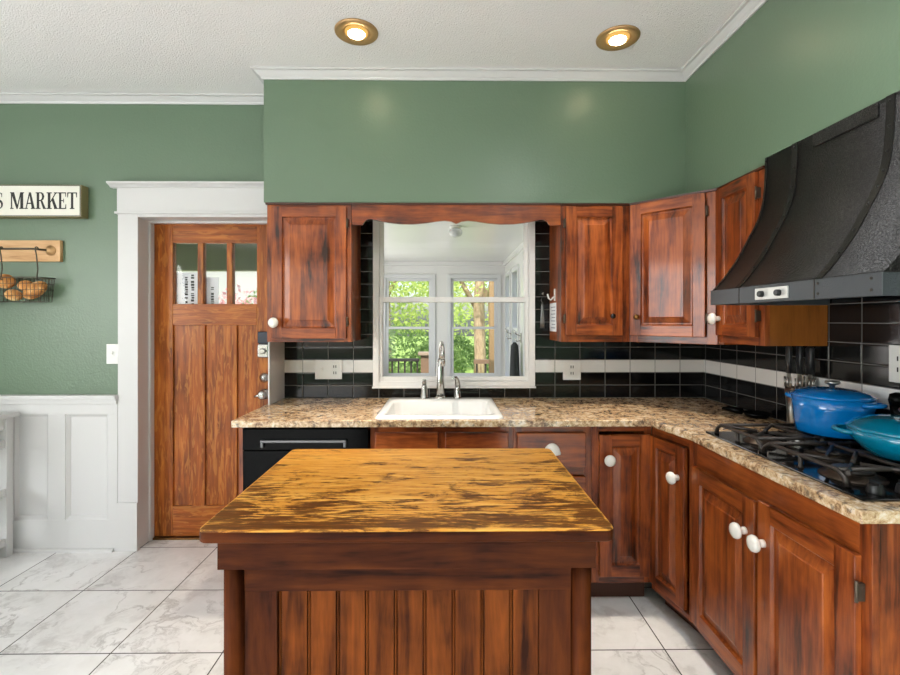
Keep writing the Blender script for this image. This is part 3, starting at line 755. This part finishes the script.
pm=thing('pepper_mill','small black pepper mill standing behind the teal braising pan','pepper mill',(1.53,1.576,GT),0,None,True)
obj('body',MB().lathe([(.022,.0005),(.023,.03),(.017,.09),(.020,.125)],20,0,True,T(1.53,1.576,GT)),BLKAPP,pm)
obj('cap',MB().lathe([(.019,.1255),(.024,.145),(.020,.165),(.004,.172)],20,0,True,T(1.53,1.576,GT)),BLKAPP,pm)

# crock with knives
cr_=thing('utensil_crock','tapered steel utensil crock with slotted rim behind the blue pot','crock',(1.518,1.998,.914),0,None,True)
ux,uy=1.518,1.998
m=MB(); m.lathe([(.038,.9145),(.040,.918),(.053,1.095),(.050,1.095),(.037,.922)],32,0,True,T(ux,uy,0)); obj('body',m,STEEL,cr_)
for a in range(20):
    an=2*pi*a/20
    if a%5==4: continue
    obj('rim_tine',MB().tube([(ux+.0515*cos(an),uy+.0515*sin(an),1.0955),(ux+.054*cos(an),uy+.054*sin(an),1.14)],[.004,.0025],6),STEEL,cr_)
kn=[(-.031,.022,1.275,'black-handled kitchen knife standing leftmost in the steel crock'),(-.001,.0,1.278,'black-handled kitchen knife in the middle of the steel crock'),(.026,-.024,1.272,'thick black-handled knife standing rightmost in the steel crock')]
for q,(ox,oy,zt_,lb) in enumerate(kn):
    kx,ky=ux+ox,uy+oy
    HANDLE=HANDLE if q else plain('knife_handle_plastic',lin(40,40,42),.4)
    t=thing('kitchen_knife',lb,'knife',(kx,ky,.93),0,'knives standing in the steel crock',True)
    rw=.011 if q!=2 else .0145
    obj('handle',MB().loft([rrect(kx-rw*.7,kx+rw*.7,ky-rw*1.1,ky+rw*1.1,rw*.6,1.155),rrect(kx-rw*.8,kx+rw*.8,ky-rw*1.2,ky+rw*1.2,rw*.6,1.21),rrect(kx-rw*.75,kx+rw*.75,ky-rw*1.3,ky+rw*1.2,rw*.6,zt_-.008),rrect(kx-rw*.4,kx+rw*.4,ky-rw*.9,ky+rw*.8,rw*.35,zt_)]),HANDLE,t)
    obj('blade',MB().box(kx-.001,kx+.001,ky-.011,ky+.011,.935,1.1545),STEEL,t)
sr=thing('spoon_rest','small dark spoon rest on the granite against the tiles','spoon rest',(1.5,2.26,.914),0,None,True)
obj('dish',MB().lathe([(.04,.0005),(.05,.008),(.058,.024),(.054,.024),(.044,.010),(.003,.006)],28,0,True,T(1.505,2.255,.914)),BLKAPP,sr)
obj('rest_handle',MB().tube([(1.46,2.30,.935),(1.43,2.36,.938),(1.42,2.39,.932)],[.016,.014,.008],10),BLKAPP,sr)

# ------------------------------------------------------------------ switches and outlets
def plate(name,label,cat,loc,rz,wd,ht,kinds,group=None):
    r=thing(name,label,cat,loc,rz,group)
    obj('cover_plate',MB().box(-wd/2,wd/2,-.006,-.0006,-ht/2,ht/2),PLASTIC,r,.002)
    n=len(kinds)
    for q,kd in enumerate(kinds):
        x=(q-(n-1)/2)*.046*(1.7 if n==2 else 1)
        if kd=='t': obj('toggle',MB().box(x-.008,x+.008,-.0075,-.0061,-.014,.014).box(x-.005,x+.005,-.018,-.0076,-.001,.013),PLASTIC,r,.001)
        else:
            sk=obj('socket',MB().box(x-.017,x+.017,-.0085,-.0061,-.036,.036),PLASTIC,r,.003)
            for zz in (-.019,.019):
                for xq in (-.008,.005): obj('slot',MB().box(x+xq-.001,x+xq+.004,-.0092,-.0086,zz-.008,zz+.008),INK,sk)
    return r
plate('light_switch','white toggle switch on green wall beside the door casing','switch',(-2.006,2.8595,1.18),0,.075,.12,'t')
plate('wall_outlet','wide white cover plate with switch and socket on left backsplash','outlet',(-.704,2.8445,1.086),0,.162,.116,'ts')
plate('wall_outlet','square white socket plate on backsplash right of the window','outlet',(.767,2.8445,1.082),0,.108,.120,'s')
plate('wall_outlet','white socket plate on the stove-side tiles at the picture edge','outlet',(1.5745,1.605,1.232),-pi/2,.085,.13,'s')

# ------------------------------------------------------------------ small hanging things
nt=thing('paper_note','small white paper list pinned to the cabinet side by the window','note',(.6315,2.74,1.40),0,None,True)
obj('sheet',MB().box(.6292,.6312,2.665,2.825,1.318,1.484),PAPER,nt)
q=MB()
for z in [1.445-.02*k for k in range(7)]: q.box(.6284,.6290,2.685,2.685+.08+.04*((z*977)%1),z+.012,z+.017)
obj('writing',q,plain('pale_ink',lin(150,152,165),.8),nt)
hk=thing('wall_hook','white plastic hook on the cabinet side above the paper note','hook',(.6315,2.68,1.5),0,None,True)
obj('hook_plate',MB().box(.6265,.6313,2.685,2.71,1.495,1.565),PLASTIC,hk,.002)
obj('hook_arm',MB().tube([(.626,2.697,1.52),(.606,2.697,1.50),(.594,2.697,1.51),(.588,2.697,1.535)],.005,8),PLASTIC,hk)
ke=thing('hanging_opener','dark metal bottle opener hanging on black tile beside the window','bottle opener',(.586,2.84,1.5),0,None,True)
obj('peg',MB().tube([(.588,2.8445,1.545),(.588,2.825,1.54),(.588,2.818,1.55)],.004,8),STEEL,ke)
obj('opener_body',MB().loft([rrect(.572,.600,2.826,2.838,.005,1.335),rrect(.574,.598,2.826,2.838,.005,1.40),rrect(.578,.594,2.826,2.838,.005,1.47),rrect(.582,.590,2.827,2.837,.0035,1.49)]).tube([(.586,2.832,1.488),(.578,2.832,1.505),(.586,2.832,1.525),(.594,2.832,1.505),(.586,2.832,1.488)],.003,6),plain('dull_dark_metal',lin(128,128,126),.35,.8),ke)

# ------------------------------------------------------------------ wall sign
SGX1=-2.153
sg=thing('wall_sign','white wooden sign with dark serif capitals on the green wall','sign',(-2.7,2.86,2.09),0,None,True)
obj('board',MB().box(-3.105,SGX1,2.803,2.8585,1.995,2.185),SIGN_SHADE,sg,.002)
obj('face',MB().box(-3.101,SGX1-.004,2.8005,2.8028,1.999,2.181),SIGNW,sg,.001)
e=.006; obj('border',MB().box(-3.099,SGX1-.0045,2.7993,2.8004,2.177,2.1797).box(-3.099,SGX1-.0045,2.7993,2.8004,2.0003,2.003).box(SGX1-.0075,SGX1-.0045,2.7993,2.8004,2.003,2.177),INK,sg)
# serif letters built from strokes: thick stems, thin hairlines, slab serifs
def letter(ch,m,x,y,z,w,h):
    def B(a,b,c,d): m.box(x+a*w,x+b*w,y-.001,y,z+c*h,z+d*h)
    def Q(p):  m.prism([(x+u*w,z+v*h) for u,v in p],y-.001,y,'y')
    s=.22; sf=.06
    def serif(cx,top=True,bot=True,sw=.40):
        if bot: B(cx-sw/2,cx+sw/2,0,sf)
        if top: B(cx-sw/2,cx+sw/2,1-sf,1)
    if ch=='M':
        B(.06,.14,0,1); B(.74,.94,0,1); Q([(.06,1),(.28,1),(.56,.1),(.46,0)]); Q([(.74,1),(.80,1),(.54,0),(.46,0)]); B(0,.24,0,sf); B(.66,1,0,sf); B(0,.2,1-sf,1); B(.8,1,1-sf,1)
    elif ch=='A':
        Q([(.44,1),(.60,1),(.95,0),(.70,0)]); Q([(.44,1),(.50,.86),(.20,0),(.12,0)]); B(.24,.74,.30,.37); B(.02,.32,0,sf); B(.60,1,0,sf)
    elif ch=='R':
        B(.12,.34,0,1); B(.02,.46,0,sf); B(.02,.6,1-sf,1); Q([(.5,1),(.72,.94),(.82,.76),(.72,.56),(.5,.5),(.5,.57),(.58,.62),(.62,.76),(.58,.88),(.5,.94)]); B(.34,.55,.47,.54); Q([(.46,.5),(.62,.52),(.96,0),(.72,0)]); B(.72,1,0,sf)
    elif ch=='K':
        B(.12,.34,0,1); B(.02,.46,0,sf); B(.02,.46,1-sf,1); Q([(.34,.36),(.34,.46),(.78,.98),(.88,.98)]); Q([(.44,.56),(.60,.68),(.96,0),(.72,0)]); B(.66,1,0,sf); B(.66,.98,1-sf,1)
    elif ch=='E':
        B(.12,.36,0,1); B(.02,.9,0,sf); B(.02,.88,1-sf,1); B(.36,.66,.47,.53); B(.6,.66,.38,.62); Q([(.80,0),(.92,0),(.92,.28),(.86,.28)]); Q([(.80,1),(.90,1),(.90,.74),(.85,.74)])
    elif ch=='T':
        B(.39,.61,0,1); B(.28,.72,0,sf); B(.02,.98,1-sf,1); Q([(.02,1),(.14,1),(.08,.70),(.02,.70)]); Q([(.86,1),(.98,1),(.98,.70),(.92,.70)])
    elif ch=='S':
        pts=[]
        for k in range(25):
            t=k/24
            if t<.5: a=radians(20+ (270-20)*t*2); pts.append((.5+.36*cos(a),.745+.235*sin(a)))
            else: a=radians(90-(270-20)*(t-.5)*2); pts.append((.5+.38*cos(a),.255+.235*sin(a)))
        for k in range(24):
            u0,v0=pts[k];u1,v1=pts[k+1]; d=Vector((u1-u0,(v1-v0)*h/w)); L_=d.length or 1; nx,nz=-d.y/L_,d.x/L_
            tt=.035+.10*math.exp(-((k-12)/5.5)**2)
            Q([(u0+nx*tt,v0+nz*tt*w/h),(u1+nx*tt,v1+nz*tt*w/h),(u1-nx*tt,v1-nz*tt*w/h),(u0-nx*tt,v0-nz*tt*w/h)])
        B(.80,.86,.72,.96); B(.12,.18,.04,.30)
    elif ch=='F':
        B(.12,.36,0,1); B(.02,.5,0,sf); B(.02,.88,1-sf,1); B(.36,.66,.47,.53); B(.6,.66,.38,.62); Q([(.80,1),(.90,1),(.90,.74),(.85,.74)])
m=MB(); lh=.098; lz=2.041; xr=-2.176
widths={'M':.085,'A':.068,'R':.066,'K':.070,'E':.054,'T':.062,'S':.050,'F':.055}
x=xr
for ch in reversed('FARMERS MARKET'):
    if ch==' ': x-=.040; continue
    wd=widths[ch]; wd*=.95; x-=wd; m=MB(); letter(ch,m,x,2.8003,lz,wd,lh); obj('letter',m,INK,sg); x-=.0015

# ------------------------------------------------------------------ wall rail with basket of bread
rk=thing('wall_rail','pale pine board with dark metal rod on the green wall','rail',(-2.7,2.86,1.8),0,None,True)
obj('board',MB().box(-3.2,-2.305,2.835,2.8585,1.735,1.862),PINE,rk,.002)
RZ,RY=1.802,2.775
obj('rod',MB().tube([(-3.1,RY,RZ),(-2.445,RY,RZ),(-2.415,RY+.006,RZ),(-2.36,2.832,RZ-.002)],.006,10),WIRE,rk)
obj('rod_flange',MB().lathe([(.030,0),(.030,.005),(.014,.010),(.010,.02)],20,0,True,T(-2.358,2.8347,RZ-.002)@R(90,'X')),BRONZE,rk)
HKL=['dark wire hook over the rod at the basket right end','dark wire hook over the rod left of the golden roll']
BX0,BX1,BYa,BYb,BZ0,BZ1=-2.86,-2.332,2.735,2.842,1.492,1.632
for q,hx in enumerate((-2.392,-2.597)):
    t=thing('basket_hook',HKL[q],'hook',(hx,RY,RZ),0,'wire hooks holding the basket',True)
    hy=RY
    ring=[(hx,hy+.0105*cos(a),RZ+.0105*sin(a)) for a in [radians(-20+20*k_) for k_ in range(12)]]
    obj('bent_wire',MB().tube(ring+[(hx+.008,hy-.010,1.76),(hx+.026,hy-.022,1.68),(hx+.040,BYa-.006,BZ1-.004),(hx+.040,BYa-.007,BZ1-.014),(hx+.040,BYa+.006,BZ1-.012)],.0034,8),WIRE,t)
bk=thing('wire_basket','dark wire basket of bread hanging from the rod','basket',(-2.5,2.79,1.49),0,None,True)
m=MB(); r=.0014
def ringw(x0,x1,y0,y1,z,rr): m.tube(rrect(x0,x1,y0,y1,.012,z,3)+[rrect(x0,x1,y0,y1,.012,z,3)[0]],rr,6)
for kz in range(5):
    f_=kz/4; z=BZ0+(BZ1-BZ0)*f_; ins=.016*(1-f_); ringw(BX0+ins,BX1-ins,BYa+ins*.5,BYb-ins*.5,z,.003 if kz==4 else r)
nx=22
for kx in range(nx+1):
    x=BX0+.02+(BX1-BX0-.04)*kx/nx
    m.tube([(x,BYa,BZ1),(x,BYa+.008,BZ0),(x,BYb-.008,BZ0),(x,BYb,BZ1)],r,5)
for ky in range(5):
    y=BYa+.012+(BYb-BYa-.024)*ky/4
    m.tube([(BX0,y,BZ1),(BX0+.016,y,BZ0),(BX1-.016,y,BZ0),(BX1,y,BZ1)],r,5)
obj('wire_cage',m,WIRE,bk)
def loaf(cx,cy,cz,a,b,c,rz,lb):
    n=20; rings=[]
    for i in range(1,12):
        th=-pi/2+pi*i/12
        rings.append([(a*cos(th)*cos(2*pi*k/n)*(1+.05*noise.noise(Vector((k*.6+cx*9,i*.7,cz*5)))),b*cos(th)*sin(2*pi*k/n),c*sin(th)) for k in range(n)])
    o=obj('bread_roll',MB().loft(rings,0,True,True,True,Matrix.Rotation(radians(rz),4,'Y')),BREAD,None)
    o.location=(cx,cy,cz); tag(o,lb,'bread','bread in the wire basket')
loaf(-2.582,2.785,1.612,.049,.042,.043,10,'round golden bread roll lying highest in the wire basket')
loaf(-2.482,2.806,1.588,.044,.030,.032,0,'brown bread roll at the back of the basket, partly covered')
loaf(-2.530,2.780,1.531,.044,.038,.033,15,'brown roll lying low in the basket, below the golden one')
loaf(-2.408,2.783,1.560,.074,.038,.042,-34,'long seeded loaf leaning at the right end of the basket')
loaf(-2.665,2.785,1.540,.040,.038,.040,0,'bread roll cut off by the left picture edge in the basket')

# ------------------------------------------------------------------ white cart at the left edge
ca=thing('shelf_cart','white open shelf cart at the left edge before the wainscot','shelf',(-2.9,2.6,0),0,None,True)
cx0,cx1,cya,cyb=-3.3,-2.556,2.42,2.806
obj('top',MB().box(cx0-.03,cx1+.035,cya-.03,2.8105,.818,.842),WHITE,ca,.003)
for x in (cx0,cx1-.042):
    for y in (cya,cyb-.042): obj('leg',MB().box(x,x+.042,y,y+.042,.001,.8175),WHITE,ca,.002)
obj('apron',MB().box(cx1-.032,cx1-.012,cya+.043,cyb-.043,.745,.8175).box(cx0+.043,cx1-.043,cya+.01,cya+.028,.745,.8175),WHITE,ca,.001)
for z in (.64,.357,.067): obj('shelf',MB().box(cx0+.005,cx1-.005,cya+.043,cyb-.043,z,z+.02).box(cx1-.030,cx1-.006,cya+.043,cyb-.043,z+.0205,z+.045).box(cx0+.043,cx1-.043,cya+.005,cya+.0425,z,z+.02),WHITE,ca,.001)

# ------------------------------------------------------------------ recessed ceiling lights
BULB=emit('warm_bulb_glow',lin(255,236,194),38); GLOWRIM=emit('amber_lens_glow',lin(255,200,110),.95)
def can(x,y,lb):
    r=thing('ceiling_light',lb,'ceiling light',(x,y,CZ),0,'recessed ceiling lights')
    obj('trim_ring',MB().lathe([(.101,-.0006),(.100,-.006),(.094,-.010),(.062,-.004),(.056,-.0015),(.056,-.0006)],40,0,True),BRONZE,r)
    obj('lens_rim',MB().lathe([(.054,-.0012),(.053,-.008),(.0405,-.012)],28,0,True,None,True,False),GLOWRIM,r)
    obj('bulb',MB().lathe([(.040,-.0105),(.038,-.015),(.030,-.020),(.003,-.023)],28,0,True),BULB,r)
    return r
can(-.416,2.205,'round bronze recessed light left, over the sink'); can(.825,2.24,'round bronze recessed light over the corner near the hood')
def area(name,loc,rot,sx,sy,pw,col=(1,1,1),shape='RECTANGLE',spread=180):
    l=bpy.data.lights.new(name,'AREA'); l.shape=shape; l.size=sx
    if shape in('RECTANGLE','ELLIPSE'): l.size_y=sy
    l.energy=pw; l.color=col; l.spread=radians(spread)
    o=bpy.data.objects.new(name,l); C.objects.link(o); o.location=loc; o.rotation_euler=[radians(a) for a in rot]; return o
WARM=(1,.88,.74); NEUT=(.93,.96,1)
for x,y,e,c_,sp_ in ((-.416,2.205,4,WARM,52),(.825,2.24,3,WARM,52),(-.4,.5,4,WARM,100),(.62,.75,15,NEUT,165),
    (-3.0,-.5,34,NEUT,100),(-1.1,-1.0,46,NEUT,100),(.8,-.9,62,NEUT,100),(-2.2,-2.1,34,NEUT,100),(.4,-2.1,56,NEUT,100)):  # unseen lamps behind the camera, added to bounce light up to the ceiling
    area('can_or_fill_light',(x,y,CZ-.024),(0,0,0),.09,.09,e,c_,'DISK',sp_)
# daylight through the room's windows
area('left_window_light',(-4.59,-1.15,1.6),(0,-98,0),1.5,2.4,118,(.95,.98,1))
area('rear_window_light',(-2.85,-2.99,1.6),(122,0,0),2.6,1.5,20,(.96,.98,1))

# ------------------------------------------------------------------ sunroom beyond the window
NY=6.2; NX0,NX1=-1.0,.79; NC=2.155; NF=-.12
S('floor_sunroom',MB().box(NX0-.1,NX1+.1,3.0605,NY+.1,NF-.08,NF),plain('sunroom_floor',lin(170,160,150),.5))
S('ceiling_sunroom',MB().box(NX0-.1,NX1+.1,3.0605,NY+.1,NC,NC+.1),SUNW)
aw=(-.835,-.13,.60,1.985); bw=(.022,.735,.60,1.985)
w=MB(); w.box(NX0-.1,aw[0],NY,NY+.1,NF,NC).box(aw[1],bw[0],NY,NY+.1,NF,NC).box(bw[1],NX1+.1,NY,NY+.1,NF,NC)
for q in (aw,bw): w.box(q[0],q[1],NY,NY+.1,NF,q[2]).box(q[0],q[1],NY,NY+.1,q[3],NC)
S('wall_sunroom_back',w,SUNW)
w=MB(); w.box(NX1,NX1+.1,3.0605,NY,NF,.62).box(NX1,NX1+.1,3.0605,NY,1.98,NC)
for a,b in ((3.0605,3.7),(4.65,5.0),(5.45,5.62),(6.05,NY)): w.box(NX1,NX1+.1,a,b,.62,1.98)
S('wall_sunroom_right',w,SUNW)
w=MB(); w.box(NX0-.1,NX0,3.0605,NY,NF,.62).box(NX0-.1,NX0,3.0605,NY,1.98,NC)
for a,b in ((3.0605,3.4),(4.5,4.8),(5.9,NY)): w.box(NX0-.1,NX0,a,b,.62,1.98)
S('wall_sunroom_left',w,SUNW)
S('trim_12',MB().box(NX0,NX1,NY-.03,NY-.0005,NC-.05,NC-.0005).box(NX1-.03,NX1-.0005,3.07,NY-.03,NC-.06,NC-.0005),SUNW,.003)
pane_window('window_2',NY-.02,aw[0]+.001,aw[1]-.001,aw[2]+.001,aw[3]-.001,1.28,.05,.035,VINYL,.1)
pane_window('window_3',NY-.02,bw[0]+.001,bw[1]-.001,bw[2]+.001,bw[3]-.001,1.28,.05,.035,VINYL,.1)
def side_window(name,ya,yb):
    r=bpy.data.objects.new(name,None); C.objects.link(r); r.location=(NX1,(ya+yb)/2,.62); r['_w']=1; r['kind']='structure'
    f=MB(); x0_,x1_=NX1-.02,NX1+.06
    f.box(x0_,x1_,ya+.001,ya+.05,.621,1.979).box(x0_,x1_,yb-.05,yb-.001,.621,1.979).box(x0_,x1_,ya+.05,yb-.05,1.93,1.979).box(x0_,x1_,ya+.05,yb-.05,.621,.67).box(x0_+.01,x1_-.02,ya+.05,yb-.05,1.26,1.30)
    obj('window_frame',f,VINYL,r,.002); obj('glass_pane',MB().box(NX1+.02,NX1+.024,ya+.0505,yb-.0505,.6705,1.9295),GLASS,r)
side_window('window_4',3.7,4.65); side_window('window_5',5.0,5.45); side_window('window_6',5.62,6.05)
l=thing('ceiling_lamp','small round glass lamp on the sunroom ceiling seen through window','ceiling lamp',(.085,3.86,NC),0,None,True)
obj('base',MB().lathe([(.05,-.0006),(.05,-.012),(.036,-.02)],24,0,True,T(.085,3.86,NC)),PLASTIC,l)
obj('shade',MB().lathe([(.036,-.0205),(.05,-.03),(.056,-.052),(.046,-.075),(.02,-.088),(.004,-.09)],24,0,True,T(.085,3.86,NC)),plain('frosted_glass',lin(225,226,228),.25,trans=.3),l)
def coat_hook(y,z,lb):
    t=thing('coat_hook',lb,'hook',(NX1,y,z),0,'coat hooks on the sunroom wall',True)
    obj('plate',MB().box(NX1-.012,NX1-.0006,y-.012,y+.012,z-.05,z+.05),CHROME,t,.002)
    obj('prong',MB().tube([(NX1-.0125,y,z-.03),(NX1-.05,y,z-.035),(NX1-.068,y,z-.005)],.006,8),CHROME,t)
    obj('prong',MB().tube([(NX1-.0125,y,z+.02),(NX1-.06,y,z+.04),(NX1-.085,y,z+.085)],.006,8),CHROME,t)
coat_hook(5.535,1.2,'metal coat hook on the sunroom wall, far from the coat'); coat_hook(4.86,1.2,'metal coat hook on the sunroom wall above the dark coat')
cm=MB(); n=14; rings=[]
for z,rx,ry in ((1.155,.012,.02),(1.12,.035,.055),(1.0,.04,.075),(.85,.045,.085),(.66,.05,.10),(.64,.045,.09)):
    rings.append([(.718+rx*cos(2*pi*k/n)*(1+.15*sin(3*k)),4.86+ry*sin(2*pi*k/n)*(1+.1*cos(5*k)),z) for k in range(n)])
cm.loft(rings); o=obj('hanging_coat',cm,plain('dark_cloth',lin(38,38,42),.9)); tag(o,'dark coat hanging from a hook on the sunroom wall','coat')
area('sunroom_daylight',(NX0-.02,4.6,1.35),(0,-102,0),1.2,2.3,31,(1,.98,.96))

# ------------------------------------------------------------------ outdoors
S('ground',MB().box(-30,30,3.2,60,-.75,-.7),LAWN)
S('porch_floor',MB().box(-4.5,-1.12,3.0605,5.2,-.12,-.02),DECKW)
S('ceiling_porch',MB().box(-4.5,-1.12,3.0605,5.4,2.25,2.35),plain('porch_ceiling',lin(196,196,198),.7))
S('trim_13',MB().box(-4.5,-1.12,5.28,5.4,1.94,2.2495),plain('porch_beam',lin(200,200,202),.7))
S('terrace',MB().box(-1.0,3.5,6.32,9.2,-.25,-.15),DECKW)
rl=thing('deck_railing','dark deck railing seen low through the left sunroom window','railing',(-.9,8.6,-.15),0,None,True)
obj('top_rail',MB().box(-1.4,-.475,8.55,8.65,.63,.68),DECKD,rl,.004); obj('bottom_rail',MB().box(-1.4,-.475,8.57,8.63,.33,.37),DECKD,rl)
for q in range(8): obj('baluster',MB().box(-1.33+q*.115,-1.30+q*.115,8.585,8.615,.3705,.6295),DECKD,rl)
po=thing('deck_post','brown deck post with flat cap at the railing end','post',(-.36,8.6,-.15),0,None,True)
obj('shaft',MB().box(-.445,-.275,8.52,8.68,-.149,.745),DECKW,po,.004); obj('post_cap',MB().box(-.49,-.23,8.47,8.73,.7455,.80),plain('post_cap_wood',lin(160,142,122),.7),po,.006)
po=thing('porch_column','tall tan porch column at the right side of right sunroom window','column',(.8,7.6,-.15),0,None,True)
obj('shaft',MB().box(.715,.85,7.6,7.735,-.149,2.7),plain('tan_column',lin(150,124,86),.75),po,.006)
rl=thing('deck_railing','short brown railing beside the tan porch column','railing',(.55,8.6,-.15),0,None,True)
obj('top_rail',MB().box(.50,1.2,8.2,8.3,.62,.69),DECKW,rl); 
for q in range(4): obj('baluster',MB().box(.54+q*.15,.57+q*.15,8.23,8.27,-.149,.6195),DECKD,rl)

def leaves(m,cx,cy,cz,rx,ry,rz,n,sz,shell=.55):
    for _ in range(n):
        while True:
            p=Vector((random.uniform(-1,1),random.uniform(-1,1),random.uniform(-1,1)))
            if shell<p.length<1: break
        c=Vector((cx+p.x*rx,cy+p.y*ry,cz+p.z*rz))
        u=Vector((random.gauss(0,1),random.gauss(0,1),random.gauss(0,1))).normalized(); v=u.orthogonal().normalized()
        s=sz*random.uniform(.6,1.3)
        m.add([c-u*s,c+v*s*.5,c+u*s,c-v*s*.5],[(0,1,2,3)])
def tree(name,label,x,y,trunk_r,fork,crowns,mat,n,sz,group,cat='tree'):
    t=thing(name,label,cat,(x,y,-.7),0,group,True)
    if trunk_r:
        m=MB(); m.tube([(x,y,-.699),(x+.02,y,.3),(x-.02,y,fork),(x+.05,y,fork+2.5)],[trunk_r*1.25,trunk_r,trunk_r*.95,trunk_r*.4],12)
        m.tube([(x-.02,y,fork-.15),(x-.45,y+.1,fork+.6),(x-.9,y+.2,fork+1.6)],[trunk_r*.5,trunk_r*.4,trunk_r*.2],8)
        m.tube([(x,y,fork),(x+.4,y-.1,fork+.7),(x+.8,y-.2,fork+1.8)],[trunk_r*.5,trunk_r*.4,trunk_r*.2],8)
        obj('trunk',m,BARK,t)
    m=MB()
    for c_ in crowns: leaves(m,*c_,n,sz)
    obj('crown',m,mat,t)
G4='trees beyond the deck'
random.seed(11)
tree('shade_tree','pale-trunked shade tree forking beyond the right sunroom window',.95,13,.165,1.75,[(.9,13,3.0,2.2,1.6,1.25),(-.6,13.4,3.0,1.6,1.4,1.1)],LEAF_L,1050,.075,G4)
tree('shade_tree','yellow-green tree filling the top of the left sunroom window',-2.2,17.5,.18,2.2,[(-2.2,17.5,2.4,2.2,1.6,1.8),(-.6,18.4,2.2,1.8,1.4,1.7)],LEAF_L,1150,.10,G4)
tree('shade_tree','tall background tree far behind the forking trunk',2.2,22,.2,2.4,[(1.5,22,2.4,2.6,1.4,2.2),(4.5,22,2.4,2.4,1.4,2.2)],LEAF_L,1200,.12,G4)
tree('leafy_shrub','dense green shrub behind the dark deck railing',-1.5,12,0,0,[(-1.3,12,.45,1.3,.9,.85),(-.2,12.6,.25,.8,.8,.6)],LEAF_D,1900,.06,'shrubs beyond the deck','shrub')
tree('leafy_shrub','low green shrub to the right of the forking trunk',1.9,16,0,0,[(2.1,15.4,.2,1.4,.8,.85)],LEAF_D,1900,.08,'shrubs beyond the deck','shrub')
tree('leafy_shrub','low green shrub left of the forking trunk',.2,20.6,0,0,[(.15,20.6,.0,1.2,.7,.8)],LEAF_D,1700,.08,'shrubs beyond the deck','shrub')
tree('flowering_shrub','pink flowering shrub seen through the door panes',-3.6,7.6,0,0,[(-3.35,7.6,.62,.95,.6,1.32)],LEAF_P,2200,.05,None,'shrub')
tree('garden_bush','green bush beside the pink one seen through door glass',-3.4,8.6,0,0,[(-3.3,9.2,.75,.8,.6,1.45)],LEAF_D,2000,.06,None,'shrub')
nb=thing('neighbor_house','pale neighboring house wall beyond the porch','house',(-9,14,-.7),0,None,True)
obj('wall',MB().box(-13,-4.2,14,14.3,-.699,3.2),plain('pale_siding',lin(158,160,160),.7),nb); obj('roof',MB().prism([(13.7,3.2005),(14.6,4.2),(15.5,3.2005)],-13.2,-4.0,'x'),plain('grey_roof',lin(112,110,110),.8),nb)

# ------------------------------------------------------------------ sky, sun, camera
wd=bpy.data.worlds.new('World'); SC.world=wd; wd.use_nodes=True
nt_=wd.node_tree; bg=nt_.nodes['Background']; sky=nt_.nodes.new('ShaderNodeTexSky'); sky.sky_type='NISHITA'; sky.sun_disc=False; sky.sun_elevation=radians(50); sky.sun_rotation=radians(200); sky.air_density=1; sky.dust_density=3
nt_.links.new(sky.outputs[0],bg.inputs[0]); bg.inputs[1].default_value=.4
sl=bpy.data.lights.new('sun','SUN'); sl.energy=4.5; sl.angle=.01; sl.color=(1,.95,.86); so=bpy.data.objects.new('sun',sl); C.objects.link(so); so.rotation_euler=(radians(42),0,radians(-18))

cam=bpy.data.cameras.new('camera'); cam.sensor_width=36; cam.lens=470*36/900; cam.shift_y=-17.5/900; cam.clip_start=.05; cam.clip_end=200
co=bpy.data.objects.new('camera',cam); C.objects.link(co); co.location=(0,0,1.385); co.rotation_euler=(pi/2,0,-.010); SC.camera=co
SC.view_settings.view_transform='Standard'; SC.view_settings.look='None'; SC.view_settings.gamma=1; SC.view_settings.exposure=0.0; SC.view_settings.use_curve_mapping=False
SC.cycles.use_denoising=True; SC.cycles.max_bounces=8; SC.cycles.diffuse_bounces=5; SC.cycles.glossy_bounces=4; SC.cycles.transparent_max_bounces=12; SC.cycles.sample_clamp_indirect=6; SC.cycles.caustics_reflective=False; SC.cycles.caustics_refractive=False
for o in bpy.data.objects:
    if '_w' in o: del o['_w']
